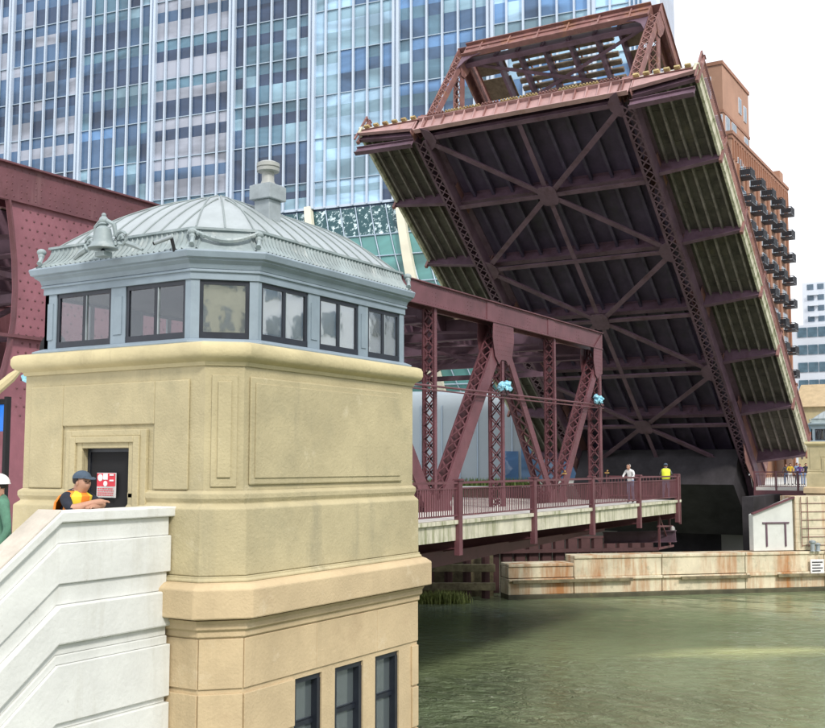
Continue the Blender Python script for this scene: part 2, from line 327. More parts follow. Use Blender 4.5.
ROOTS = {}
def root(name, loc, label, cat, group=None, rot=None):
    o = bpy.data.objects.new(name, None); COL.objects.link(o); o.empty_display_size = .3
    o.location = loc
    if rot: o.rotation_euler = rot
    o['label'] = label; o['category'] = cat
    if group: o['group'] = group
    ROOTS[o.name] = Vector(loc)
    return o
def off_of(parent, local):
    if parent is None or local: return Vector((0, 0, 0))
    p = parent
    while p.parent: p = p.parent
    return ROOTS.get(p.name, Vector((0, 0, 0)))
def part(name, mb, mats, parent, local=False, smooth=False, label=None, kind=None, bevel=0):
    me = mb.mesh(name, mats, off_of(parent, local), smooth)
    o = bpy.data.objects.new(name, me); COL.objects.link(o); o.parent = parent
    if label: o['label'] = label
    if kind: o['kind'] = kind
    if bevel:
        b = o.modifiers.new('bevel', 'BEVEL'); b.width = bevel; b.segments = 2; b.limit_method = 'ANGLE'; b.angle_limit = R(40)
    return o
def tagged(name, mb, mats, label, cat, base, group=None, smooth=False, kind=None):
    o = bpy.data.objects.new(name, mb.mesh(name, mats, Vector(base), smooth)); COL.objects.link(o); o.location = base
    if label: o['label'] = label
    if cat: o['category'] = cat
    if group: o['group'] = group
    if kind: o['kind'] = kind
    return o
def struct(name, mb, mats, smooth=False):
    o = bpy.data.objects.new(name, mb.mesh(name, mats, smooth=smooth)); COL.objects.link(o); o['kind'] = 'structure'; return o
def inst(name, me, parent, loc=(0, 0, 0), rot=(0, 0, 0), scale=None):
    o = bpy.data.objects.new(name, me); COL.objects.link(o); o.parent = parent; o.location = loc; o.rotation_euler = rot
    if scale: o.scale = scale
    return o
def copy_tree(o, parent=None):
    c = o.copy(); COL.objects.link(c); c.parent = parent
    for ch in list(o.children): copy_tree(ch, c)
    return c

def offset_poly(poly, d):   # ccw polygon, outward by d
    n = len(poly); out = []
    for i in range(n):
        p0 = Vector(poly[i - 1]); p1 = Vector(poly[i]); p2 = Vector(poly[(i + 1) % n])
        e1 = (p1 - p0).normalized(); e2 = (p2 - p1).normalized()
        n1 = Vector((e1.y, -e1.x)); n2 = Vector((e2.y, -e2.x))
        b = (n1 + n2); k = 1 + n1.dot(n2)
        out.append(p1 + b * (d / k))
    return out
def sweep(mb, poly, prof, cap0=True, cap1=True):   # prof: (offset, z) from bottom to top
    mb.rings([[(p.x, p.y, z) for p in offset_poly(poly, o)] for o, z in prof], True, cap0, cap1)
    return mb

# ------------------------------------------------------------------ setting
WZ = -7.5
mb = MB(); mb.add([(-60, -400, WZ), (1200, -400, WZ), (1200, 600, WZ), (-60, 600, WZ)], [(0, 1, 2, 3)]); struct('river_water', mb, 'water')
mb = MB(); mb.box(-700, 1600, -900, 1400, -11.5, -11); struct('river_bed', mb, 'ground')
# pier line direction (the river runs askew to the bridge)
PA = Vector((55.32, 26.77, 0)); PD = Vector((.6871, -.7265, 0)); PN = Vector((-.7265, -.6871, 0))
def pier(s, back, z): p = PA + PD * s - PN * back; return (p.x, p.y, z)
mb = MB()   # far bank ground behind the river wall
mb.prism([pier(-160, 42, -11), pier(-9, 42, -11), pier(-9, 30, -11), pier(26, 30, -11), pier(26, 6, -11), pier(160, 6, -11), (1300, -400, -11), (1300, 900, -11), (200, 900, -11)], (0, 0, 9.2))
struct('far_bank_ground', mb, 'ground')
mb = MB(); mb.box(-60, 8.9, 9.55, 60, -11, -1.78); mb.box(8.9, 16.5, 10.0, 60, -11, -1.78)
struct('near_bank_pavement', mb, 'deck')

# ------------------------------------------------------------------ bascule leaf
P = 5.57; YC = 26.76; HW = 6.76     # trusses at local y = -HW (camera side) and +HW
YO_R, YO_L = -10.72, 11.4          # outer edges of the two walkways
VD = 1.56                           # deck top
VT = 9.95                           # top of top chord
def leaf(name, loc, rot, sg, label, mset, detail):
    rt = root(name, loc, label, 'drawbridge', 'halves of the maroon drawbridge', rot)
    S = lambda u, y, v: Vector((sg * u, y, v))
    st, un, ru, tipm = mset
    vb = lambda u: -.025 * u
    def bx(mb, u0, u1, y0, y1, v0, v1): return mb.box(sg * u0, sg * u1, y0, y1, v0, v1)
    def one(nm, m, f, parent=rt, **k):
        b = MB(); f(b); return part(nm, b, m, parent, True, **k)
    # --- trusses
    def laced(nm, u0, v0, u1, v1, y, w, wy, mt):
        p = S(u0, y, v0); q = S(u1, y, v1); d = (q - p).normalized(); sd = Vector((-d.z, 0, d.x))
        b = MB(); Y = Vector((0, 1, 0))
        for s_ in (-1, 1):
            c = Y * (s_ * wy / 2)
            b.bar(p + c, q + c, w, .035, Y)
            for t in (-1, 1):   # corner angles
                b.bar(p + c - Y * (s_ * .035) + sd * (t * (w / 2 - .012)), q + c - Y * (s_ * .035) + sd * (t * (w / 2 - .012)), .024, .07, Y)
        o = part(nm, b, mt, rt, True)
        b = MB(); L = (q - p).length; n = max(2, int(round(L / (wy * 1.0)))); st_ = L / n
        for t in (-1, 1):
            for k in range(n):
                a0 = p + d * (k * st_) + sd * (t * w / 2); a1 = p + d * ((k + 1) * st_) + sd * (t * w / 2)
                hy = Y * (wy / 2 - .04)
                b.bar(a0 - hy, a1 + hy, .055, .014, sd); b.bar(a0 + hy, a1 - hy, .055, .014, sd)
        part('lacing', b, mt, o, True)
        if y < 0 and detail:
            b = MB(); k = .3
            yy = -wy / 2 - .0175
            while k < L - .3:
                for t in (-1, 1): b.rivet(p + d * k + sd * (t * w * .38) + Y * yy, (0, -1, 0))
                k += .22
            part('rivets', b, mt, o, True, kind='stuff')
        return o
    UMAX = 35.65
    for y in (-HW, HW):
        mt = st
        # top chord: deep box girder with cover plate
        one('top_chord', mt, lambda b: (bx(b, -.25, 42, y - .32, y - .28, VT - .86, VT - .04), bx(b, -.25, 42, y + .28, y + .32, VT - .86, VT - .04),
                                        bx(b, -.3, 42, y - .42, y + .42, VT - .04, VT), bx(b, -.25, 42, y - .40, y - .32, VT - .86, VT - .82), bx(b, -.25, 42, y + .32, y + .40, VT - .86, VT - .82)))
        if y < 0:
            b = MB()
            for k in range(int(42 / .2)):
                u = k * .2
                b.rivet(S(u, y - .32, VT - .12), (0, -1, 0)); b.rivet(S(u, y - .32, VT - .74), (0, -1, 0))
                if u > 24 or k % 14 in (0, 1):
                    for vv in (.3, .45, .6):
                        b.rivet(S(u + .05 * (k % 2), y - .32, VT - vv), (0, -1, 0))
            part('rivets', b, mt, rt, True, kind='stuff')
            for k in range(1, 7): one('splice_plate', mt, lambda b, k=k: bx(b, k * P * 1.1 - .35, k * P * 1.1 + .35, y - .345, y - .322, VT - .8, VT - .07))
        # bottom chord: two webs and lacing under
        b = MB()
        for s_ in (-1, 1):
            b.prism([S(0, y + s_ * .38, vb(0)), S(33.5, y + s_ * .38, vb(33.5)), S(38, y + s_ * .38, -2.0), S(38, y + s_ * .38, -1.0), S(33.5, y + s_ * .38, vb(33.5) + .85), S(0, y + s_ * .38, vb(0) + .8)], (0, .05 * s_, 0))
            b.bar(S(0, y + s_ * .33, vb(0)), S(33.5, y + s_ * .33, vb(33.5)), .16, .03, (0, 0, 1))
            b.bar(S(33.5, y + s_ * .22, vb(33.5)), S(38, y + s_ * .22, -2.0), .42, .03, (0, 0, 1))
        bc = part('bottom_chord', b, un if y > 0 or not detail else st, rt, True)
        b = MB(); n = 54
        for k in range(n):
            u0 = k * 33.5 / n; u1 = (k + 1) * 33.5 / n
            b.bar(S(u0, y - .3, vb(u0) - .02), S(u1, y + .3, vb(u1) - .02), .09, .015); b.bar(S(u0, y + .3, vb(u0) - .02), S(u1, y - .3, vb(u1) - .02), .09, .015)
        part('lacing', b, un, bc, True)
        # web members
        laced('end_post', 0, .6, 0, VT - .85, y, .30 if detail else .42, .62, mt)
        for k in (2, 4): laced('vertical_post', k * P, .8, k * P, VT - .85, y, .22, .62, mt)
        for k in (1, 3, 5): laced('hanger_post', k * P, .8, k * P, VT - .85, y, .19, .5, mt)
        for k in (1, 3):
            laced('diagonal_brace', (k - 1) * P, VT - 1.3, k * P, 1.0, y, .50 if k == 1 else .66, .56, mt)
            laced('diagonal_brace', (k + 1) * P, VT - 1.3, k * P, 1.0, y, .62 if k == 3 else .5, .66, mt) if k == 3 else laced('diagonal_brace', (k + 1) * P, VT - 1.3, k * P, 1.0, y, .40, .62, mt)
        laced('diagonal_brace', 4 * P, VT - 1.3, 5 * P, 1.0, y, .6, .66, mt)
        # gussets at the top nodes
        for k in (0, 2, 4):
            for s_ in (-1, 1):
                yy = y + s_ * .345; u0 = k * P
                if k: pts = [(-.95, VT - .86), (.95, VT - .86), (1.0, VT - 1.5), (.78, VT - 2.25), (.42, VT - 2.55), (.22, VT - 2.35), (-.22, VT - 2.35), (-.42, VT - 2.55), (-.78, VT - 2.25), (-1.0, VT - 1.5)]
                else: pts = [(-.28, VT - .04), (.9, VT - .86), (.95, VT - 1.5), (.75, VT - 2.2), (.4, VT - 2.4), (.2, VT - 2.2), (-.22, VT - 2.1)]
                one('gusset_plate', mt, lambda b: b.prism([S(u0 + a, yy, v) for a, v in pts], (0, s_ * .02, 0)))
            if y < 0:
                b = MB()
                for i in range(9):
                    for j in range(7):
                        a = -.8 + i * .2; v = VT - 1.0 - j * .19
                        if k == 0 and a < 0: continue
                        if abs(a) < .9 - j * .03: b.rivet(S(k * P + a, y - .367, v), (0, -1, 0))
                part('rivets', b, mt, rt, True, kind='stuff')
        for k in (1, 3, 5):
            for s_ in (-1, 1):
                yy = y + s_ * .345; u0 = k * P
                one('gusset_plate', mt, lambda b: b.prism([S(u0 + a, yy, v) for a, v in [(-1.2, .5), (1.2, .5), (1.15, 1.3), (.8, 2.1), (.3, 2.2), (0, 1.9), (-.3, 2.2), (-.8, 2.1), (-1.15, 1.3)]], (0, s_ * .02, 0)))
        # heel plate, a big riveted web with a curved edge
        arc = [(UMAX + .15 * math.sin(math.pi * t / 8), VT - .86 - 5.2 * t / 8) for t in range(9)]
        arc = [(UMAX + .32 - .32 * math.sin(math.pi * t / 8) + (.55 * (t / 8) ** 3), VT - .86 - 5.2 * t / 8) for t in range(9)]
        one('heel_plate', 'plate' if y < 0 and detail else mt, lambda b: b.prism([S(22.6, y - .30, VT - .86)] + [S(a, y - .30, v) for a, v in arc] + [S(36.6, y - .30, -1.2), S(31, y - .30, -1.6), S(23.8, y - .30, 3.2)], (0, .05, 0)))
        one('heel_flange', mt, lambda b: (bx(b, 26, 36.4, y - .46, y - .30, 6.05, 6.12), [b.bar(S(arc[i][0], y - .36, arc[i][1]), S(arc[i + 1][0], y - .36, arc[i + 1][1]), .12, .05, (sg, 0, 0)) for i in range(8)]))
        if y < 0 and detail:
            b = MB(); rnd = random.Random(3)
            for i in range(44):
                for j in range(24):
                    u = 26.5 + i * .21 + (.1 if j % 2 else 0); v = VT - 1.0 - j * .2
                    if u > UMAX - .05: continue
                    if rnd.random() < .62 or u > UMAX - .9 or j < 2: b.rivet(S(u, y - .302, v), (0, -1, 0), .034, .026)
            for i in range(44): b.rivet(S(26.6 + i * .2, y - .302, 5.9), (0, -1, 0), .034, .026)
            part('rivets', b, 'steel', rt, True, kind='stuff')
    # --- floor system
    for k in range(0, 7):
        u = k * P
        one('floor_beam', un, lambda b: (bx(b, u - .03, u + .03, -HW + .4, HW - .4, .42, 1.28), bx(b, u - .17, u + .17, -HW + .4, HW - .4, .38, .42), bx(b, u - .2, u + .2, -HW + .4, HW - .4, 1.24, 1.28)))
    for i in range(9):
        y = -HW + (i + 1) * 2 * HW / 10
        one('stringer', 'stringer', lambda b: (bx(b, -.5, 34, y - .02, y + .02, .86, 1.3), bx(b, -.5, 34, y - .1, y + .1, .83, .86)))
    one('roadway', ['grate', 'deck'], lambda b: (bx(b, -.7, 36, -HW + .3, HW - .3, 1.31, 1.42), setattr(b, 'm', 1), bx(b, -.7, 36, -HW + .3, HW - .3, 1.424, 1.5)))
    for y in (-HW, HW): one('deck_edge_plate', un, lambda b: bx(b, -.5, 36, y - .45, y + .45, 1.27, 1.30))
    # lateral bracing in the plane of the bottom chord
    def lb(u0, y0, u1, y1, w=.34, h=.26): one('lateral_brace', un, lambda b: (b.bar(S(u0, y0, vb(u0) + .12), S(u1, y1, vb(u1) + .12), w, .03), b.bar(S(u0, y0, vb(u0) + .26), S(u1, y1, vb(u1) + .26), .03, h)))
    yi = HW - .35
    for c in (1, 3, 5):
        for du in (-1, 1):
            for s_ in (-1, 1): lb((c + du * .03) * P, s_ * .25, (c + du * .97) * P, s_ * yi)
        one('bracing_gusset', un, lambda b: b.prism([S(c * P + a, y_, vb(c * P) + .06) for a, y_ in [(-.75, -.4), (-.45, -.62), (.45, -.62), (.75, -.4), (.75, .4), (.45, .62), (-.45, .62), (-.75, .4)]], (0, 0, .03)))
    for k in (0, 2, 4, 6):
        for s_ in (-1, 1):
            one('bracing_gusset', un, lambda b: b.prism([S(k * P + a, s_ * y_, vb(k * P) + .06) for a, y_ in [(-.9, HW - .36), (.9, HW - .36), (.65, HW - .8), (.25, HW - 1.05), (-.25, HW - 1.05), (-.65, HW - .8)]], (0, 0, .03)))
    one('centre_strut', un, lambda b: (b.bar(S(.1, 0, .16), S(33.4, 0, vb(33.4) + .16), .30, .03), b.bar(S(.1, 0, .3), S(33.4, 0, vb(33.4) + .3), .03, .26)))
    for k in range(7):
        lb(k * P, -yi, k * P, yi, .30, .2)
    # --- walkways outside the trusses
    for (yo, sy) in ((YO_R, -1), (YO_L, 1)):
        ya = sy * (HW + .43); yb = yo
        for k in range(7):
            u = k * P - .35
            one('walkway_bracket', un if not detail else st, lambda b: (b.prism([S(u - .02, ya, .1), S(u - .02, yb, .72), S(u - .02, yb, 1.12), S(u - .02, ya, 1.28)], (.04 * sg, 0, 0)),
                b.bar(S(u, ya, .1), S(u, yb, .72), .24, .03), b.bar(S(u, ya, 1.28), S(u, yb, 1.12), .2, .03)))
        w = abs(yb - ya)
        for i in range(5):
            y = ya + sy * w * (i + .5) / 5.2
            one('walkway_stringer', 'walk_string', lambda b: bx(b, -.6, 34, y - .06, y + .06, 1.05, 1.3))
        for i in range(15):   # planks of the walkway soffit
            u0 = -.7 + i * 34.7 / 15
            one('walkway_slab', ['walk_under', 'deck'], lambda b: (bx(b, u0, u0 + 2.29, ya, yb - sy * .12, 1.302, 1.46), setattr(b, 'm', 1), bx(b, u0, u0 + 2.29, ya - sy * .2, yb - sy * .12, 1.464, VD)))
        for k in range(7):   # edge beam blocks between posts
            u0 = k * P - .35 - P + .09 if k else -.85
            u1 = k * P - .35 - .09
            if u1 - u0 < .3: continue
            one('edge_curb', 'fascia', lambda b: (b.prism([S(u0, yb - sy * .14, .95), S(u0, yb + sy * .02, .95), S(u0, yb + sy * .02, 1.42), S(u0, yb + sy * .12, 1.46), S(u0, yb + sy * .12, VD + .015), S(u0, yb - sy * .14, VD + .015)], (sg * (u1 - u0), 0, 0))))
        yr = yb + sy * .06
        for k in range(7):
            u = k * P - .35
            one('rail_post', st, lambda b: (bx(b, u - .11, u + .11, yr - .09, yr + .09, .5, VD + 1.22), bx(b, u - .15, u + .15, yr - .13, yr + .13, VD + 1.22, VD + 1.27)))
        uE = -.75
        one('rail_post', st, lambda b: bx(b, uE - .05, uE + .05, yr - .05, yr + .05, .4, VD + 1.25))
        one('top_rail', st, lambda b: (bx(b, -.75, 34, yr - .06, yr + .06, VD + 1.12, VD + 1.19)))
        one('middle_rail', st, lambda b: bx(b, -.75, 34, yr - .03, yr + .03, VD + .96, VD + 1.0))
        one('bottom_rail', st, lambda b: bx(b, -.75, 34, yr - .03, yr + .03, VD + .13, VD + .18))
        for k in range(-1, 6):
            b = MB(); u0 = k * P - .35; n = 40
            for i in range(1, n):
                u = u0 + P * i / n
                if u < -.7: continue
                bx(b, u - .014, u + .014, yr - .014, yr + .014, VD + .15, VD + .98)
            if b.v: part('balusters', b, st, rt, True, kind='stuff')
        # end rail across the tip
        one('end_rail', st, lambda b: (bx(b, -.78, -.7, ya, yr, VD + 1.1, VD + 1.16), bx(b, -.78, -.7, ya, yr, VD + .15, VD + .2), [bx(b, -.76, -.73, ya + (yr - ya) * i / 22, ya + (yr - ya) * i / 22 + .03, VD + .15, VD + 1.12) for i in range(22)])) if detail else None
    # --- tip of the leaf
    one('tip_girder', tipm, lambda b: (bx(b, -.62, -.56, -HW - .2, HW + .2, .25, 1.3), bx(b, -.8, -.5, -HW - .2, HW + .2, .2, .26), bx(b, -.85, -.5, -HW - .2, HW + .2, 1.3, 1.36)))
    for i in range(19):
        y = -HW + .2 + i * (2 * HW - .4) / 18
        one('tip_stiffener', tipm if i % 4 else ru, lambda b: b.prism([S(-.62, y - .03, .3), S(-.70, y - .03, .35), S(-.82, y - .03, 1.2), S(-.82, y - .03, 1.29), S(-.62, y - .03, 1.29)], (0, .06, 0)))
    for i in range(10):
        y0 = -HW + .4 + i * (2 * HW - .8) / 10
        one('comb_plate', 'teeth' if i % 3 else ru, lambda b: (bx(b, -.90, -.6, y0 + .03, y0 + 1.24, 1.37, 1.45), [bx(b, -1.0, -.90, y0 + .05 + q * .2, y0 + .15 + q * .2, 1.37, 1.44) for q in range(6)]))
    for (yo, sy) in ((YO_R, -1), (YO_L, 1)):
        ya = sy * (HW + .3)
        one('walkway_tip_beam', tipm, lambda b: (b.prism([S(-.72, ya, .35), S(-.72, yo, .95), S(-.72, yo, 1.25), S(-.72, ya, 1.25)], (sg * .05, 0, 0)), b.bar(S(-.72, ya, .35), S(-.72, yo, .95), .22, .04)))
        one('walkway_lower_beam', un, lambda b: (b.bar(S(-.2, ya, -.35), S(-.2, yo, -.15), .05, .5), b.bar(S(-.2, ya, -.62), S(-.2, yo, -.42), .3, .04), b.bar(S(-.2, ya, -.1), S(-.2, yo, .1), .3, .04)))
        for i in range(6):
            y = ya + (yo - ya) * (i + .4) / 6.2
            one('walkway_tooth', 'teeth', lambda b: b.prism([S(-.75, y - .16, 1.33), S(-1.0, y - .16, 1.33), S(-1.0, y - .16, 1.47), S(-.75, y - .16, 1.55)], (0, .32, 0)))
        one('walkway_end_plate', ru, lambda b: bx(b, -.8, -.74, ya, yo, 1.26, 1.32))
    # posts' feet, rusty joints
    for y in (-HW, HW):
        one('tip_joint_plate', ru, lambda b: (b.prism([S(-.4 + a, y - .42, v) for a, v in [(-.35, .1), (.7, .1), (.8, 1.1), (.55, 2.2), (.1, 2.4), (-.1, 2.2), (-.35, 1.2)]], (0, .03, 0)), b.prism([S(-.4 + a, y + .39, v) for a, v in [(-.35, .1), (.7, .1), (.8, 1.1), (.55, 2.2), (.1, 2.4), (-.1, 2.2), (-.35, 1.2)]], (0, .03, 0)), bx(b, -.72, -.3, y - .4, y + .4, 1.36, 1.75)))
    # --- upper railway deck
    one('portal_girder', ru if not detail else st, lambda b: (bx(b, -.33, -.29, -HW + .3, HW - .3, VT - 1.15, VT - .02), bx(b, -.55, -.1, -HW + .3, HW - .3, VT - .02, VT + .05), bx(b, -.5, -.12, -HW + .3, HW - .3, VT - 1.2, VT - 1.14)))
    one('portal_rib', ru if not detail else st, lambda b: bx(b, -.42, -.33, -HW + .4, HW - .4, VT - .48, VT - .40))
    for i in range(6):
        y = -HW + .5 + (i + .5) * (2 * HW - 1) / 6
        one('portal_stiffener', ru if not detail else st, lambda b: bx(b, -.44, -.33, y - .05, y + .05, VT - 1.14, VT - .02))
    for s_ in (-1, 1):
        one('knee_brace', un, lambda b: b.prism([S(-.28, s_ * (HW - .3), VT - 1.2)] + [S(-.28, s_ * (HW - .3 - 1.3 * math.sin(t * math.pi / 12)), VT - 1.2 - 1.3 * (1 - math.cos(t * math.pi / 12))) for t in range(6, -1, -1)][:-1] + [S(-.28, s_ * (HW - .3), VT - 2.5)] if False else
            [S(-.28, s_ * (HW - .3), VT - 1.2), S(-.28, s_ * (HW - 1.7), VT - 1.2), S(-.28, s_ * (HW - 1.1), VT - 1.42), S(-.28, s_ * (HW - .65), VT - 1.85), S(-.28, s_ * (HW - .3), VT - 2.6)], (sg * .05, 0, 0)))
    for k in range(0, 8):
        u = k * P + (.35 if k == 0 else 0)
        one('upper_floor_beam', un, lambda b: (bx(b, u - .03, u + .03, -HW + .3, HW - .3, VT - 1.35, VT - .5), bx(b, u - .18, u + .18, -HW + .3, HW - .3, VT - 1.39, VT - 1.35)))
        if 0 < k < 7:
            one('sway_frame', un, lambda b: (b.bar(S(u, -HW + .3, VT - 2.5), S(u, HW - .3, VT - 2.5), .25, .22), b.bar(S(u, -HW + .3, VT - 2.5), S(u, -2.2, VT - 1.4), .14, .14), b.bar(S(u, HW - .3, VT - 2.5), S(u, 2.2, VT - 1.4), .14, .14), b.bar(S(u, -2.2, VT - 1.4), S(u, 0, VT - 2.45), .14, .14), b.bar(S(u, 2.2, VT - 1.4), S(u, 0, VT - 2.45), .14, .14)))
    for k in range(7):
        for s_ in (-1, 1): one('upper_lateral', un, lambda b: b.bar(S(k * P + .3, s_ * (HW - .4), VT - 1.15), S((k + 1) * P - .3, -s_ * (HW - .4), VT - 1.15 - .05 * s_), .22, .08))
    for y in (-4.3, -2.7, -.9, .9, 2.7, 4.3):
        one('upper_stringer', un, lambda b: bx(b, .2, 41, y - .09, y + .09, VT - 1.0, VT - .35))
    for y in (-2.6, -1.0, 1.0, 2.6): one('rail', ru, lambda b: bx(b, .3, 41, y - .04, y + .04, VT + .04, VT + .18))
    tb = MB(); bx(tb, -.16, .16, -3.6, 3.6, VT - .2, VT + .02); tme = tb.mesh('tie', 'tie')
    for i in range(68): inst('tie', tme, rt, (sg * (.6 + i * .6), random.uniform(-.1, .1), -.14))
    wb = MB(); bx(wb, -.85, .85, 4.1, 6.2, VT - .32, VT - .26); wme = wb.mesh('maintenance_board', 'tie')
    for i in range(20):
        for s_ in (0, -10.3):
            if random.random() < .72: inst('maintenance_board', wme, rt, (sg * (1.2 + i * 2.0), s_, 0))
    # small end rail on top
    return rt

near = leaf('lowered_bridge_leaf', (51.5, YC, -3.26), None, -1, 'lowered maroon steel drawbridge leaf with two men on its railed walkway', ('steel', 'under', 'steel', 'steel'), True)
far = leaf('raised_bridge_leaf', (57.13, YC, 20.25), (0, .6536, 0), 1, 'raised maroon drawbridge leaf showing its dark braced underside against the sky', ('rusty', 'under', 'rusty', 'tip'), False)
# counterweight of the raised leaf
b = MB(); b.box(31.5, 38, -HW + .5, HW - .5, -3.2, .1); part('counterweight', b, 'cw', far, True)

# navigation light bracket under the lowered leaf's tip
rt = root('navigation_light', (52.3, 16.6, -4.3), 'small red navigation light hanging on a maroon frame under the walkway tip', 'signal light')
b = MB()
for x in (50.6, 52.2):
    b.bar((x, 16.5, -2.3), (x, 16.5, -4.0), .09, .09, (1, 0, 0))
b.bar((50.4, 16.5, -3.95), (52.7, 16.5, -3.95), .1, .1); b.bar((50.4, 16.5, -2.9), (52.7, 16.5, -3.0), .08, .08); b.bar((50.6, 16.5, -2.4), (52.2, 16.5, -3.9), .06, .06)
part('bracket', b, 'steel', rt)
b = MB(); b.lathe((52.5, 16.45, -3.75), [(.1, 0), (.13, .05), (.13, .3), (.06, .4)], 10); part('lens', b, 'red', rt, smooth=True)
b = MB(); b.lathe((52.5, 16.45, -3.35), [(.14, 0), (.15, .06), (.12, .3), (.05, .36)], 10); part('hood', b, 'signg', rt, smooth=True)

# handrail cable along the near truss
b = MB(); b.tube([(32.0, 19.55, 2.86), (42, 19.5, 2.92), (51.4, 19.5, 2.98)], .045, 6); b.tube([(32.0, 19.55, 2.72), (42, 19.5, 2.76), (51.4, 19.5, 2.82)], .03, 6)
tagged('service_pipe', b, 'steel', 'thin maroon service pipe running level across the near truss posts', 'pipe', (32, 19.5, 2.8))
def blob(b, c, r, seed):
    rnd = random.Random(seed); k0 = len(b.v); b.ball(c, r, r * .7, r * .62, 9, 6)
    for i in range(k0, len(b.v)): b.v[i] += Vector([rnd.uniform(-1, 1) * r * .25 for _ in range(3)])
for (x, z, lab) in ((39.6, 3.22, 'light blue plastic bundle tied where the service pipe meets the middle post'), (50.25, 3.22, 'light blue plastic bundle tied to the outermost post of the near truss')):
    b = MB(); [blob(b, (x - .2 + .13 * q + .1 * math.sin(q * 5 + x), 19.3 + .05 * (q % 3), z + .1 * math.cos(q * 3.3 + x)), .13 + .04 * ((q * 7) % 3), int(x) + q) for q in range(7)]; b.m = 1; b.tube([(x + .1, 19.3, z - .1), (x + .25, 19.25, z - .35), (x + .05, 19.3, z - .42)], .03, 5)
    tagged('plastic_bundle', b, ['cyan', 'black'], lab, 'bundle', (x, 19.3, z), 'light blue bundles on the truss')
for x, lab in ((45.9, 'amber light fitting at the foot of the fourth truss post'), (51.3, 'amber light fitting at the foot of the outermost truss post')):
    b = MB(); b.box(x - .12, x + .12, 19.25, 19.4, -.42, -.36); b.ball((x, 19.3, -.29), .045); b.m = 1; b.bar((x, 19.35, -.3), (x, 19.35, -1.7), .05, .05, (1, 0, 0))
    tagged('amber_light', b, ['amber', 'steel'], lab, 'light', (x, 19.3, -1.7), 'amber fittings on the near truss')

